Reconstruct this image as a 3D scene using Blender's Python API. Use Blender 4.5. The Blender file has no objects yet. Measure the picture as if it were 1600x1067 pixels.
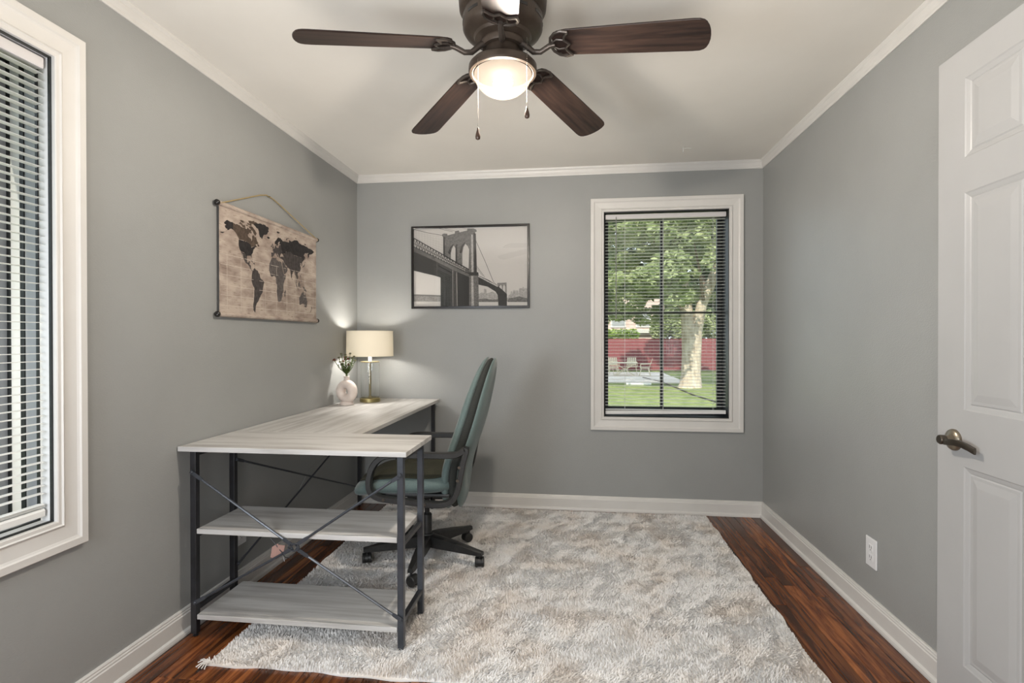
import bpy, bmesh, math, random
import numpy as np
from mathutils import Vector, Matrix
random.seed(7)
RNG = np.random.default_rng(11)
PI = math.pi
scene = bpy.context.scene
COL = scene.collection

# ------------------------------------------------------------------ camera, sky, lights, exposure
H_EYE = 1.218
cam_data = bpy.data.cameras.new('camera')
cam_data.sensor_width = 36.0
cam_data.lens = 36.0 * 818.83 / 1600.0
cam_data.clip_start = 0.02
cam_data.clip_end = 300
camera = bpy.data.objects.new('camera', cam_data)
COL.objects.link(camera)
_yaw, _pitch, _roll = 0.1188, -0.0055, -0.0012
_fw = Vector((-math.sin(_yaw) * math.cos(_pitch), math.cos(_yaw) * math.cos(_pitch), math.sin(_pitch)))
_r = Vector((math.cos(_yaw), math.sin(_yaw), 0))
_u = _r.cross(_fw)
_c, _s = math.cos(_roll), math.sin(_roll)
_right, _up = _c * _r + _s * _u, -_s * _r + _c * _u
_m = Matrix((( _right.x, _up.x, -_fw.x, 0), (_right.y, _up.y, -_fw.y, 0), (_right.z, _up.z, -_fw.z, H_EYE), (0, 0, 0, 1)))
camera.matrix_world = _m
scene.camera = camera

world = bpy.data.worlds.new('world')
scene.world = world
world.use_nodes = True
_nt = world.node_tree
_bg = _nt.nodes['Background']
_bg.inputs[0].default_value = (0.80, 0.90, 1.0, 1)
_bg.inputs[1].default_value = 2.0

def lamp(name, kind, loc, energy, color=(1, 1, 1), rot=None, **kw):
    d = bpy.data.lights.new(name, kind)
    d.energy = energy
    d.color = color
    for k, v in kw.items():
        setattr(d, k, v)
    o = bpy.data.objects.new(name, d)
    COL.objects.link(o)
    o.location = loc
    if rot is not None:
        o.rotation_euler = rot
    return o

sun = lamp('sun', 'SUN', (0, -5, 12), 6.2, (1.0, 0.92, 0.76), angle=0.01)
sun.rotation_euler = Vector((0.22, 1.0, -1.05)).to_track_quat('-Z', 'Y').to_euler()
# added unseen fill, imitates daylight from the left window, outside the camera's view
soft = lamp('window_fill_light', 'AREA', (-1.30, 0.05, 1.15), 30, (0.88, 0.94, 1.0), shape='DISK', size=0.74)
soft.rotation_euler = Vector((1.05, 1.0, -0.05)).to_track_quat('-Z', 'Y').to_euler()
front = lamp('front_fill_light', 'AREA', (-0.38, -0.60, 0.90), 20, (1.0, 0.98, 0.95), shape='DISK', size=0.9)  # added unseen fill behind the camera, lifts the low, dark areas
front.rotation_euler = Vector((0.08, 1.0, -0.08)).to_track_quat('-Z', 'Y').to_euler()
uplight = lamp('ceiling_fill_light', 'AREA', (-0.12, -0.25, 0.60), 8, (1.0, 0.965, 0.915), shape='DISK', size=1.0, spread=math.radians(84))  # added unseen uplight that brightens the ceiling
uplight.rotation_euler = Vector((0.03, 0.80, 1.0)).to_track_quat('-Z', 'Y').to_euler()
desklight = lamp('desk_lamp_light', 'POINT', (-1.415, 3.50, 1.17), 24, (1.0, 0.95, 0.88), shadow_soft_size=0.03)

scene.view_settings.view_transform = 'Standard'
scene.view_settings.look = 'None'
scene.view_settings.gamma = 1
scene.view_settings.use_curve_mapping = False
scene.view_settings.exposure = 0.14
try:
    scene.cycles.use_denoising = True
    scene.cycles.denoiser = 'OPENIMAGEDENOISE'
    scene.cycles.max_bounces = 8
    scene.cycles.diffuse_bounces = 5
    scene.cycles.transparent_max_bounces = 24
    scene.cycles.sample_clamp_indirect = 4
except Exception:
    pass

# ------------------------------------------------------------------ materials
def srgb(r, g, b):
    f = lambda c: (c / 255 / 12.92) if c / 255 <= 0.04045 else ((c / 255 + 0.055) / 1.055) ** 2.4
    return (f(r), f(g), f(b), 1)

def mat(name, color, rough=0.6, metal=0.0, color2=None, scale=(8, 8, 8), detail=4, bump=0.0, bscale=None,
        random_amt=0.0, lo=0.35, hi=0.65, spec=None, sheen=0.0, emit=None, estr=0.0, bdist=0.01):
    m = bpy.data.materials.new(name)
    m.use_nodes = True
    nt = m.node_tree
    p = nt.nodes['Principled BSDF']
    p.inputs['Base Color'].default_value = color
    p.inputs['Roughness'].default_value = rough
    p.inputs['Metallic'].default_value = metal
    if spec is not None:
        p.inputs['Specular IOR Level'].default_value = spec
    if sheen:
        p.inputs['Sheen Weight'].default_value = sheen
        p.inputs['Sheen Roughness'].default_value = 0.4
    if emit is not None:
        p.inputs['Emission Color'].default_value = emit
        p.inputs['Emission Strength'].default_value = estr
    if color2 is not None or bump or random_amt:
        tc = nt.nodes.new('ShaderNodeTexCoord')
        mp = nt.nodes.new('ShaderNodeMapping')
        nt.links.new(tc.outputs['Object'], mp.inputs['Vector'])
        mp.inputs['Scale'].default_value = scale
        if random_amt:
            oi = nt.nodes.new('ShaderNodeObjectInfo')
            mul = nt.nodes.new('ShaderNodeVectorMath'); mul.operation = 'SCALE'
            nt.links.new(oi.outputs['Random'], mul.inputs['Scale'])
            mul.inputs[0].default_value = (37, 91, 53)
            nt.links.new(mul.outputs[0], mp.inputs['Location'])
        nz = nt.nodes.new('ShaderNodeTexNoise')
        nz.inputs['Scale'].default_value = 1
        nz.inputs['Detail'].default_value = detail
        nz.inputs['Roughness'].default_value = 0.6
        nt.links.new(mp.outputs[0], nz.inputs['Vector'])
        if color2 is not None:
            cr = nt.nodes.new('ShaderNodeValToRGB')
            cr.color_ramp.elements[0].position = lo
            cr.color_ramp.elements[0].color = color
            cr.color_ramp.elements[1].position = hi
            cr.color_ramp.elements[1].color = color2
            nt.links.new(nz.outputs[0], cr.inputs[0])
            out = cr.outputs[0]
            if random_amt:
                hs = nt.nodes.new('ShaderNodeHueSaturation')
                mr = nt.nodes.new('ShaderNodeMapRange')
                mr.inputs['To Min'].default_value = 1 - random_amt
                mr.inputs['To Max'].default_value = 1 + random_amt
                nt.links.new(oi.outputs['Random'], mr.inputs[0])
                nt.links.new(mr.outputs[0], hs.inputs['Value'])
                nt.links.new(out, hs.inputs['Color'])
                out = hs.outputs[0]
            nt.links.new(out, p.inputs['Base Color'])
        if bump:
            nb = nz
            if bscale is not None:
                mp2 = nt.nodes.new('ShaderNodeMapping')
                mp2.inputs['Scale'].default_value = bscale
                nt.links.new(tc.outputs['Object'], mp2.inputs['Vector'])
                nb = nt.nodes.new('ShaderNodeTexNoise')
                nb.inputs['Scale'].default_value = 1
                nb.inputs['Detail'].default_value = 3
                nt.links.new(mp2.outputs[0], nb.inputs['Vector'])
            bp = nt.nodes.new('ShaderNodeBump')
            bp.inputs['Strength'].default_value = bump
            bp.inputs['Distance'].default_value = bdist
            nt.links.new(nb.outputs[0], bp.inputs['Height'])
            nt.links.new(bp.outputs[0], p.inputs['Normal'])
    return m

def glass_mat(name, tint=(1, 1, 1, 1), refl=0.08, rough=0.0):
    m = bpy.data.materials.new(name)
    m.use_nodes = True
    nt = m.node_tree
    nt.nodes.remove(nt.nodes['Principled BSDF'])
    out = nt.nodes['Material Output']
    tr = nt.nodes.new('ShaderNodeBsdfTransparent'); tr.inputs[0].default_value = tint
    gl = nt.nodes.new('ShaderNodeBsdfGlossy'); gl.inputs['Roughness'].default_value = rough
    lw = nt.nodes.new('ShaderNodeLayerWeight'); lw.inputs[0].default_value = 0.5
    pw = nt.nodes.new('ShaderNodeMath'); pw.operation = 'POWER'; pw.inputs[1].default_value = 4.0
    nt.links.new(lw.outputs['Facing'], pw.inputs[0])
    mx = nt.nodes.new('ShaderNodeMixShader')
    ma = nt.nodes.new('ShaderNodeMath'); ma.operation = 'MULTIPLY_ADD'
    ma.inputs[1].default_value = 0.5; ma.inputs[2].default_value = refl
    nt.links.new(pw.outputs[0], ma.inputs[0])
    nt.links.new(ma.outputs[0], mx.inputs[0])
    nt.links.new(tr.outputs[0], mx.inputs[1]); nt.links.new(gl.outputs[0], mx.inputs[2])
    nt.links.new(mx.outputs[0], out.inputs[0])
    return m

def emis(name, color, strength, back=None):
    m = bpy.data.materials.new(name)
    m.use_nodes = True
    p = m.node_tree.nodes['Principled BSDF']
    p.inputs['Base Color'].default_value = color
    p.inputs['Emission Color'].default_value = color
    p.inputs['Emission Strength'].default_value = strength
    return m

M = {}
M['wall'] = mat('grey_wall_paint', (0.305, 0.311, 0.304, 1), 0.33, color2=(0.318, 0.324, 0.318, 1), scale=(3, 3, 3),
                bump=0.22, bscale=(110, 110, 300), bdist=0.004, spec=0.22)
M['ceiling'] = mat('ceiling_paint', (0.76, 0.73, 0.675, 1), 0.75, color2=(0.79, 0.76, 0.705, 1), scale=(2, 2, 2), bump=0.06, bscale=(60, 60, 60), bdist=0.004)
M['trim'] = mat('white_trim_paint', (0.62, 0.605, 0.58, 1), 0.35, color2=(0.65, 0.635, 0.61, 1), scale=(5, 5, 5))
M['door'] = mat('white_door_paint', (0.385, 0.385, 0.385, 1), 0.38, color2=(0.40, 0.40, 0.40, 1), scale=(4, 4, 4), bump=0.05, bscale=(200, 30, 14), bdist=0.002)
M['black'] = mat('black_metal', (0.012, 0.012, 0.014, 1), 0.38, color2=(0.02, 0.02, 0.024, 1), scale=(20, 20, 20))
M['steel'] = mat('dark_steel', (0.045, 0.050, 0.060, 1), 0.32, metal=0.3, color2=(0.06, 0.066, 0.078, 1), scale=(20, 20, 20))
M['plastic'] = mat('black_plastic', (0.015, 0.015, 0.015, 1), 0.45, color2=(0.022, 0.022, 0.022, 1), scale=(60, 60, 60), bump=0.05)
M['window_black'] = mat('black_window_frame', (0.012, 0.014, 0.014, 1), 0.4)
M['window_gray'] = mat('grey_window_sash', (0.30, 0.31, 0.33, 1), 0.5)
M['window_light'] = mat('light_window_sash', (0.62, 0.62, 0.62, 1), 0.5)
M['slat'] = mat('white_slat', (0.78, 0.78, 0.76, 1), 0.4)
M['headrail'] = mat('pale_headrail', (0.62, 0.60, 0.60, 1), 0.4)
M['wand'] = mat('clear_grey_wand', (0.25, 0.25, 0.25, 1), 0.25)
M['glass'] = glass_mat('window_glass', (0.93, 0.95, 0.94, 1), 0.06)
M['picture_glass'] = glass_mat('picture_glass', (1, 1, 1, 1), 0.045)
M['lamp_glass'] = glass_mat('lamp_glass', (0.985, 0.99, 0.99, 1), 0.035)
M['brass'] = mat('aged_brass', srgb(150, 138, 96), 0.32, metal=0.9)
M['brass_d'] = mat('brushed_brass_rod', srgb(120, 110, 80), 0.35, metal=0.8)
M['white_plastic'] = mat('white_plastic', (0.75, 0.74, 0.70, 1), 0.4)
M['plate'] = mat('outlet_plate', (0.74, 0.74, 0.75, 1), 0.35)
M['slot'] = mat('outlet_slot', (0.10, 0.10, 0.10, 1), 0.6)
M['nickel'] = mat('brushed_nickel', srgb(150, 140, 125), 0.3, metal=0.95)
M['nickel_d'] = mat('dark_nickel', srgb(95, 88, 80), 0.35, metal=0.9)
M['bronze'] = mat('oil_rubbed_bronze', (0.055, 0.040, 0.030, 1), 0.42, metal=0.45, color2=(0.075, 0.055, 0.042, 1), scale=(15, 15, 15))
M['bronze_l'] = mat('worn_bronze', (0.085, 0.07, 0.06, 1), 0.38, metal=0.6)
M['fob'] = mat('dark_wood_fob', (0.05, 0.025, 0.015, 1), 0.35)
M['ceramic'] = mat('matte_blush_ceramic', srgb(205, 192, 184), 0.42, color2=srgb(214, 203, 196), scale=(30, 30, 30), bump=0.04)
M['stem'] = mat('green_stem', srgb(70, 88, 40), 0.6, color2=srgb(96, 112, 60), scale=(60, 60, 60))
M['blossom_red'] = mat('rust_blossom', srgb(88, 50, 40), 0.8, color2=srgb(128, 76, 60), scale=(300, 300, 300))
M['blossom_grn'] = mat('grey_green_blossom', srgb(84, 92, 66), 0.8, color2=srgb(120, 112, 88), scale=(300, 300, 300))
M['teal'] = mat('teal_fabric', (0.085, 0.122, 0.118, 1), 0.9, color2=(0.135, 0.185, 0.178, 1), scale=(420, 420, 420), detail=2, bump=0.25, bdist=0.002, sheen=0.25)
M['olive'] = mat('dark_olive_fabric', (0.022, 0.022, 0.012, 1), 0.95, color2=(0.045, 0.044, 0.026, 1), scale=(350, 350, 350), detail=2, bump=0.2, bdist=0.002)
M['shell'] = mat('charcoal_gap_shade', (0.020, 0.022, 0.020, 1), 0.95, color2=(0.035, 0.038, 0.034, 1), scale=(300, 300, 300))  # dark tone stands for shade in the gap between the back cushions
M['cord'] = mat('tan_cord', srgb(176, 156, 112), 0.8, color2=srgb(140, 122, 84), scale=(300, 300, 300))
M['knob'] = mat('black_rod_knob', (0.01, 0.008, 0.008, 1), 0.25)
M['grey_cord'] = mat('grey_cable', (0.35, 0.35, 0.35, 1), 0.5)
M['tagpink'] = mat('salmon_paper', srgb(165, 130, 120), 0.8)

def wood_board(name, axis):
    sc = (3, 3, 3)
    big = [26.0, 26.0, 26.0]; big['xyz'.index(axis)] = 1.6
    m = mat(name, (0.38, 0.365, 0.345, 1), 0.42, color2=(0.60, 0.59, 0.575, 1), scale=tuple(big), detail=6, lo=0.30, hi=0.58,
            bump=0.08, bdist=0.002)
    nt = m.node_tree
    p = nt.nodes['Principled BSDF']
    # large cloudy smudges of darker grain
    tc = nt.nodes.new('ShaderNodeTexCoord'); mp = nt.nodes.new('ShaderNodeMapping')
    s = [7.0, 7.0, 7.0]; s['xyz'.index(axis)] = 1.7
    mp.inputs['Scale'].default_value = s
    nz = nt.nodes.new('ShaderNodeTexNoise'); nz.inputs['Scale'].default_value = 1; nz.inputs['Detail'].default_value = 3
    nt.links.new(tc.outputs['Object'], mp.inputs[0]); nt.links.new(mp.outputs[0], nz.inputs[0])
    cr = nt.nodes.new('ShaderNodeValToRGB')
    cr.color_ramp.elements[0].position = 0.33; cr.color_ramp.elements[0].color = (0.72, 0.70, 0.69, 1)
    cr.color_ramp.elements[1].position = 0.5; cr.color_ramp.elements[1].color = (1, 1, 1, 1)
    nt.links.new(nz.outputs[0], cr.inputs[0])
    mx = nt.nodes.new('ShaderNodeMix'); mx.data_type = 'RGBA'; mx.blend_type = 'MULTIPLY'
    mx.inputs[0].default_value = 1
    src = p.inputs['Base Color'].links[0].from_socket
    nt.links.new(src, mx.inputs[6]); nt.links.new(cr.outputs[0], mx.inputs[7])
    nt.links.new(mx.outputs[2], p.inputs['Base Color'])
    return m
M['board_x'] = wood_board('whitewashed_board_x', 'x')
M['board_y'] = wood_board('whitewashed_board_y', 'y')

def plank_mat():
    m = bpy.data.materials.new('dark_stained_oak')
    m.use_nodes = True
    nt = m.node_tree; p = nt.nodes['Principled BSDF']
    L = nt.links
    tc = nt.nodes.new('ShaderNodeTexCoord'); mp = nt.nodes.new('ShaderNodeMapping')
    oi = nt.nodes.new('ShaderNodeObjectInfo')
    vm = nt.nodes.new('ShaderNodeVectorMath'); vm.operation = 'SCALE'; vm.inputs[0].default_value = (31, 57, 11)
    L.new(oi.outputs['Random'], vm.inputs['Scale']); L.new(vm.outputs[0], mp.inputs['Location'])
    mp.inputs['Scale'].default_value = (34, 2.6, 20)
    L.new(tc.outputs['Object'], mp.inputs[0])
    nz = nt.nodes.new('ShaderNodeTexNoise'); nz.inputs['Scale'].default_value = 1; nz.inputs['Detail'].default_value = 6
    nz.inputs['Roughness'].default_value = 0.65; nz.inputs['Distortion'].default_value = 0.8
    L.new(mp.outputs[0], nz.inputs[0])
    cr = nt.nodes.new('ShaderNodeValToRGB'); e = cr.color_ramp.elements
    e[0].position = 0.32; e[0].color = (0.010, 0.004, 0.002, 1)
    e[1].position = 0.70; e[1].color = (0.30, 0.105, 0.030, 1)
    x = e.new(0.48); x.color = (0.12, 0.036, 0.012, 1)
    L.new(nz.outputs[0], cr.inputs[0])
    mr = nt.nodes.new('ShaderNodeMapRange'); mr.inputs['To Min'].default_value = 0.40; mr.inputs['To Max'].default_value = 1.5
    L.new(oi.outputs['Random'], mr.inputs[0])
    hs = nt.nodes.new('ShaderNodeHueSaturation'); L.new(mr.outputs[0], hs.inputs['Value'])
    L.new(cr.outputs[0], hs.inputs['Color'])
    L.new(hs.outputs[0], p.inputs['Base Color'])
    p.inputs['Roughness'].default_value = 0.24
    bp = nt.nodes.new('ShaderNodeBump'); bp.inputs['Strength'].default_value = 0.15; bp.inputs['Distance'].default_value = 0.001
    L.new(nz.outputs[0], bp.inputs['Height']); L.new(bp.outputs[0], p.inputs['Normal'])
    return m
M['plank'] = plank_mat()
M['subfloor'] = mat('dark_subfloor', (0.012, 0.006, 0.004, 1), 0.7)

def blade_mat():
    m = mat('walnut_blade', (0.013, 0.008, 0.007, 1), 0.42, color2=(0.036, 0.021, 0.016, 1), scale=(3, 60, 40), detail=5, bump=0.05, bdist=0.001, spec=0.3)
    return m
M['blade'] = blade_mat()

# ------------------------------------------------------------------ builders
WORG = {}

def props(o, label=None, cat=None, group=None, kind=None):
    if label: o['label'] = label
    if cat: o['category'] = cat
    if group: o['group'] = group
    if kind: o['kind'] = kind
    return o

def thing(name, loc, label, cat, rotz=0.0, group=None, kind=None):
    o = bpy.data.objects.new(name, None)
    o.empty_display_size = 0.1
    COL.objects.link(o)
    o.location = loc
    o.rotation_euler = (0, 0, rotz)
    WORG[o.name] = Vector(loc)
    return props(o, label, cat, group, kind)

class MB:
    def __init__(s):
        s.v = []; s.f = []
    def add(s, vs, fs):
        b = len(s.v)
        s.v += [tuple(v) for v in vs]
        s.f += [tuple(i + b for i in f) for f in fs]
        return s
    def box(s, x0, x1, y0, y1, z0, z1):
        if x0 > x1: x0, x1 = x1, x0
        if y0 > y1: y0, y1 = y1, y0
        if z0 > z1: z0, z1 = z1, z0
        vs = [(x, y, z) for z in (z0, z1) for y in (y0, y1) for x in (x0, x1)]
        return s.add(vs, [(0, 2, 3, 1), (4, 5, 7, 6), (0, 1, 5, 4), (2, 6, 7, 3), (0, 4, 6, 2), (1, 3, 7, 5)])
    def loft(s, rings, cap=True, closed=False):
        n = len(rings[0]); vs = [p for r in rings for p in r]; fs = []
        m = len(rings)
        for i in range(m if closed else m - 1):
            a, b = i * n, ((i + 1) % m) * n
            for j in range(n):
                k = (j + 1) % n
                fs.append((a + j, a + k, b + k, b + j))
        if cap and not closed:
            fs.append(tuple(range(n - 1, -1, -1)))
            fs.append(tuple(range((m - 1) * n, m * n)))
        return s.add(vs, fs)
    def lathe(s, prof, c=(0, 0, 0), n=32, axis='z'):
        rings = []
        for r, z in prof:
            ring = []
            for i in range(n):
                a = 2 * PI * i / n
                p = (r * math.cos(a), r * math.sin(a), z)
                if axis == 'x': p = (z, p[0], p[1])
                if axis == 'y': p = (p[1], z, p[0])
                ring.append((p[0] + c[0], p[1] + c[1], p[2] + c[2]))
            rings.append(ring)
        return s.loft(rings)
    def tube(s, pts, r, n=8, closed=False):
        pts = [Vector(p) for p in pts]
        m = len(pts)
        rs = r if isinstance(r, (list, tuple)) else [r] * m
        prev = None; rings = []
        for i in range(m):
            if closed:
                t = pts[(i + 1) % m] - pts[i - 1]
            else:
                t = pts[min(i + 1, m - 1)] - pts[max(i - 1, 0)]
            t.normalize()
            if prev is None:
                a = Vector((0, 0, 1)) if abs(t.z) < 0.9 else Vector((1, 0, 0))
                u = t.cross(a).normalized()
            else:
                u = (prev - t * prev.dot(t)).normalized()
            prev = u
            w = t.cross(u)
            rings.append([pts[i] + (u * math.cos(2 * PI * k / n) + w * math.sin(2 * PI * k / n)) * rs[i] for k in range(n)])
        return s.loft(rings, cap=not closed, closed=closed)
    def sweep(s, pts, prof, up, closed=False):
        pts = [Vector(p) for p in pts]; up = Vector(up); m = len(pts); rings = []
        for i in range(m):
            if closed: t = pts[(i + 1) % m] - pts[i - 1]
            else: t = pts[min(i + 1, m - 1)] - pts[max(i - 1, 0)]
            t.normalize()
            sd = t.cross(up).normalized()
            rings.append([pts[i] + sd * a + up * b for a, b in prof])
        return s.loft(rings, cap=not closed, closed=closed)
    def poly(s, pts2, fn, d0, d1):
        """prism of a 2-D outline: fn(u, v, depth) -> point"""
        n = len(pts2)
        vs = [fn(u, v, d0) for u, v in pts2] + [fn(u, v, d1) for u, v in pts2]
        fs = [tuple(range(n)), tuple(range(2 * n - 1, n - 1, -1))]
        fs += [(i, (i + 1) % n, n + (i + 1) % n, n + i) for i in range(n)]
        return s.add(vs, fs)
    def build(s, name, m, parent=None, smooth=False, bevel=0.0, seg=2, local=False, subsurf=0, fixn=True):
        me = bpy.data.meshes.new(name)
        org = Vector((0, 0, 0))
        if parent is not None and not local:
            org = WORG[parent.name]
        vs = [(v[0] - org.x, v[1] - org.y, v[2] - org.z) for v in s.v]
        me.from_pydata(vs, [], s.f)
        if bevel or fixn:
            bm = bmesh.new(); bm.from_mesh(me)
            if fixn: bmesh.ops.recalc_face_normals(bm, faces=bm.faces)
            if bevel:
                es = [e for e in bm.edges if e.is_manifold and e.calc_face_angle(0) > 0.6]
                bmesh.ops.bevel(bm, geom=es, offset=bevel, segments=seg, affect='EDGES', profile=0.5, clamp_overlap=True)
            bm.to_mesh(me); bm.free()
        me.materials.append(m)
        if smooth:
            me.shade_smooth() if hasattr(me, 'shade_smooth') else None
            if smooth != 'all':
                try: me.set_sharp_from_angle(angle=math.radians(40))
                except Exception: pass
        me.update()
        o = bpy.data.objects.new(name, me)
        COL.objects.link(o)
        if parent is not None:
            o.parent = parent
        WORG[o.name] = WORG[parent.name] if parent is not None else Vector((0, 0, 0))
        if subsurf:
            md = o.modifiers.new('sub', 'SUBSURF'); md.levels = subsurf; md.render_levels = subsurf
        return o

def arc(cx, cz, r, a0, a1, n=6):
    return [(cx + r * math.cos(math.radians(a0 + (a1 - a0) * i / n)), cz + r * math.sin(math.radians(a0 + (a1 - a0) * i / n))) for i in range(n + 1)]

def np_mesh(name, verts, faces_flat, nper, m, parent=None, smooth=False):
    me = bpy.data.meshes.new(name)
    nv = len(verts); nf = len(faces_flat) // nper
    me.vertices.add(nv); me.vertices.foreach_set('co', verts.astype(np.float32).ravel())
    me.loops.add(nf * nper); me.loops.foreach_set('vertex_index', faces_flat.astype(np.int32))
    me.polygons.add(nf)
    me.polygons.foreach_set('loop_start', np.arange(0, nf * nper, nper, dtype=np.int32))
    me.update(calc_edges=True); me.validate()
    me.materials.append(m)
    o = bpy.data.objects.new(name, me); COL.objects.link(o)
    if parent is not None: o.parent = parent
    return o

# ------------------------------------------------------------------ room shell
XL, XR, YB, YF, ZC = -1.610, 1.275, 3.748, -1.0, 2.43
TH = 0.20
WB = (0.205, 1.052, 0.667, 2.107)      # back window opening x0,x1,z0,z1
WL = (0.590, 1.449, 0.650, 2.093)      # left window opening y0,y1,z0,z1

# floor: subfloor slab with every strip of oak as a plank of its own
floor = MB().box(XL, XR, YF, YB, -0.10, -0.012).build('floor', M['subfloor'])
props(floor, 'dark stained narrow strip oak floor showing around the pale rug', kind='structure')
strip = 0.0572
nx = int((XR - XL) / strip) + 1
protos = {}
def plank_mesh(w, l):
    key = (round(w, 3), round(l, 3))
    if key in protos: return protos[key]
    b = 0.0022; t = 0.012
    vs = []
    for z, e in ((-t, 0), (-b, 0), (0, b)):
        vs += [(e, e, z), (w - e, e, z), (w - e, l - e, z), (e, l - e, z)]
    fs = [(0, 3, 2, 1), (8, 9, 10, 11)]
    for k in (0, 4):
        for i in range(4):
            j = (i + 1) % 4
            fs.append((k + i, k + j, k + 4 + j, k + 4 + i))
    me = bpy.data.meshes.new('floor_plank'); me.from_pydata(vs, [], fs); me.materials.append(M['plank']); me.update()
    protos[key] = me
    return me
for i in range(nx):
    x0 = XL + i * strip
    w = min(strip - 0.0012, XR - x0)
    if w < 0.01: continue
    y = YF - random.choice([0, 0.2, 0.4])
    y = YF
    first = True
    while y < YB - 0.01:
        l = random.choice([0.62, 0.8, 1.0, 1.2, 1.4])
        if first: l = random.choice([0.35, 0.7, 1.05, 1.3, 1.6]); first = False
        if YB - (y + l) < 0.25: l = YB - y
        o = bpy.data.objects.new('floor_plank', plank_mesh(w, l - 0.001))
        COL.objects.link(o); o.parent = floor; o.location = (x0, y, 0)
        y += l

ceiling = MB().box(XL - TH, XR + TH, YF - TH, YB + TH, ZC, ZC + 0.15).build('ceiling', M['ceiling'])
props(ceiling, 'plain warm white painted ceiling', kind='structure')

def wall_with_hole(name, axis, c0, c1, a0, a1, z0, z1, hole, label):
    """axis 'x': wall plane normal x, spans y a0..a1"""
    mb = MB()
    def bx(p0, p1, q0, q1):
        if axis == 'x': mb.box(c0, c1, p0, p1, q0, q1)
        else: mb.box(p0, p1, c0, c1, q0, q1)
    if hole:
        h0, h1, k0, k1 = hole
        bx(a0, h0, z0, z1); bx(h1, a1, z0, z1)
        if k0 > z0: bx(h0, h1, z0, k0)
        if k1 < z1: bx(h0, h1, k1, z1)
    else:
        bx(a0, a1, z0, z1)
    o = mb.build(name, M['wall'])
    return props(o, label, kind='structure')
wall_with_hole('wall_left', 'x', XL - TH, XL, YF, YB, 0, ZC, WL, 'grey left wall with the wall map and a window')
wall_with_hole('wall_back', 'y', YB, YB + TH, XL - TH, XR + TH, 0, ZC, WB, 'grey back wall with the framed photograph and a window')
wall_with_hole('wall_right', 'x', XR, XR + TH, YF, YB, 0, ZC, (0.20, 1.00, 0, 2.07), 'grey right wall behind the open white door')
wall_with_hole('wall_front', 'y', YF - TH, YF, XL - TH, XR + TH, 0, ZC, None, 'grey wall behind the viewer')
# hall beyond the doorway
hall = MB()
hall.box(XR + TH, XR + TH + 1.2, 0.0, 0.10, 0, ZC); hall.box(XR + TH, XR + TH + 1.2, 1.1, 1.2, 0, ZC)
hall.box(XR + TH + 1.2, XR + TH + 1.3, 0.0, 1.2, 0, ZC); hall.box(XR + TH, XR + TH + 1.3, 0.0, 1.2, ZC, ZC + .1)
hall.box(XR, XR + TH + 1.3, 0.0, 1.2, -0.1, -0.001)
props(hall.build('wall_hall', M['wall']), 'grey hall beyond the doorway', kind='structure')

def moulding(name, prof, axis, side, pos, a0, a1, z, m, m0=1, m1=1, label=None):
    """profile [(out,up)] along a wall; side=+1 if room lies towards + of pos"""
    r0, r1 = [], []
    for o, u in prof:
        s0, s1 = a0 + o * m0, a1 - o * m1
        if axis == 'y':   # runs along y, wall at x=pos
            r0.append((pos + side * o, s0, z + u)); r1.append((pos + side * o, s1, z + u))
        else:
            r0.append((s0, pos + side * o, z + u)); r1.append((s1, pos + side * o, z + u))
    ob = MB().loft([r0, r1]).build(name, m)
    return props(ob, label, kind='structure')
BASE = [(0, 0), (0.026, 0), (0.026, 0.008), (0.0235, 0.0165), (0.0165, 0.021), (0.0145, 0.022), (0.0145, 0.080), (0.0115, 0.084),
        (0.0115, 0.090), (0.0090, 0.094), (0.0090, 0.099), (0.006, 0.104), (0, 0.104)]
moulding('baseboard_left', BASE, 'y', 1, XL, YF, YB, 0, M['trim'], 1, 1, 'white baseboard along the left wall under the desk')
moulding('baseboard_back', BASE, 'x', -1, YB, XL, XR, 0, M['trim'], 1, 1, 'white baseboard along the back wall')
moulding('baseboard_right', BASE, 'y', -1, XR, 1.09, YB, 0, M['trim'], 0, 1, 'white baseboard along the right wall')
moulding('baseboard_front', BASE, 'x', 1, YF, XL, XR, 0, M['trim'], 1, 1, 'white baseboard behind the viewer')
CROWN = [(0, 0), (0.006, 0), (0.008, 0.006), (0.008, 0.014), (0.013, 0.024), (0.016, 0.034), (0.016, 0.038), (0.021, 0.044), (0.024, 0.052), (0.024, 0.056), (0, 0.056)]
CZ = ZC - 0.056
moulding('trim_1', CROWN, 'y', 1, XL, YF, YB, CZ, M['trim'], 1, 1, 'white crown moulding along the left wall')
moulding('trim_2', CROWN, 'x', -1, YB, XL, XR, CZ, M['trim'], 1, 1, 'white crown moulding along the back wall')
moulding('trim_3', CROWN, 'y', -1, XR, YF, YB, CZ, M['trim'], 1, 1, 'white crown moulding along the right wall')

# ------------------------------------------------------------------ windows
def frame_ring(mb, rect, prof, fn):
    """picture frame sweep. prof [(outward from opening, out of wall)]; fn(a,z,out)->point"""
    a0, a1, z0, z1 = rect
    rings = []
    for sa, sz, a, z in ((-1, -1, a0, z0), (1, -1, a1, z0), (1, 1, a1, z1), (-1, 1, a0, z1)):
        rings.append([fn(a + sa * w, z + sz * w, o) for w, o in prof])
    mb.loft(rings, closed=True)
CASING = [(0, 0), (0, 0.011), (0.003, 0.013), (0.012, 0.013), (0.016, 0.017), (0.020, 0.013), (0.024, 0.0105), (0.060, 0.014), (0.066, 0.017),
          (0.070, 0.021), (0.090, 0.021), (0.092, 0.019), (0.092, 0)]
f_back = lambda a, z, o: (a, YB - o, z)
f_left = lambda a, z, o: (XL + o, a, z)

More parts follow.
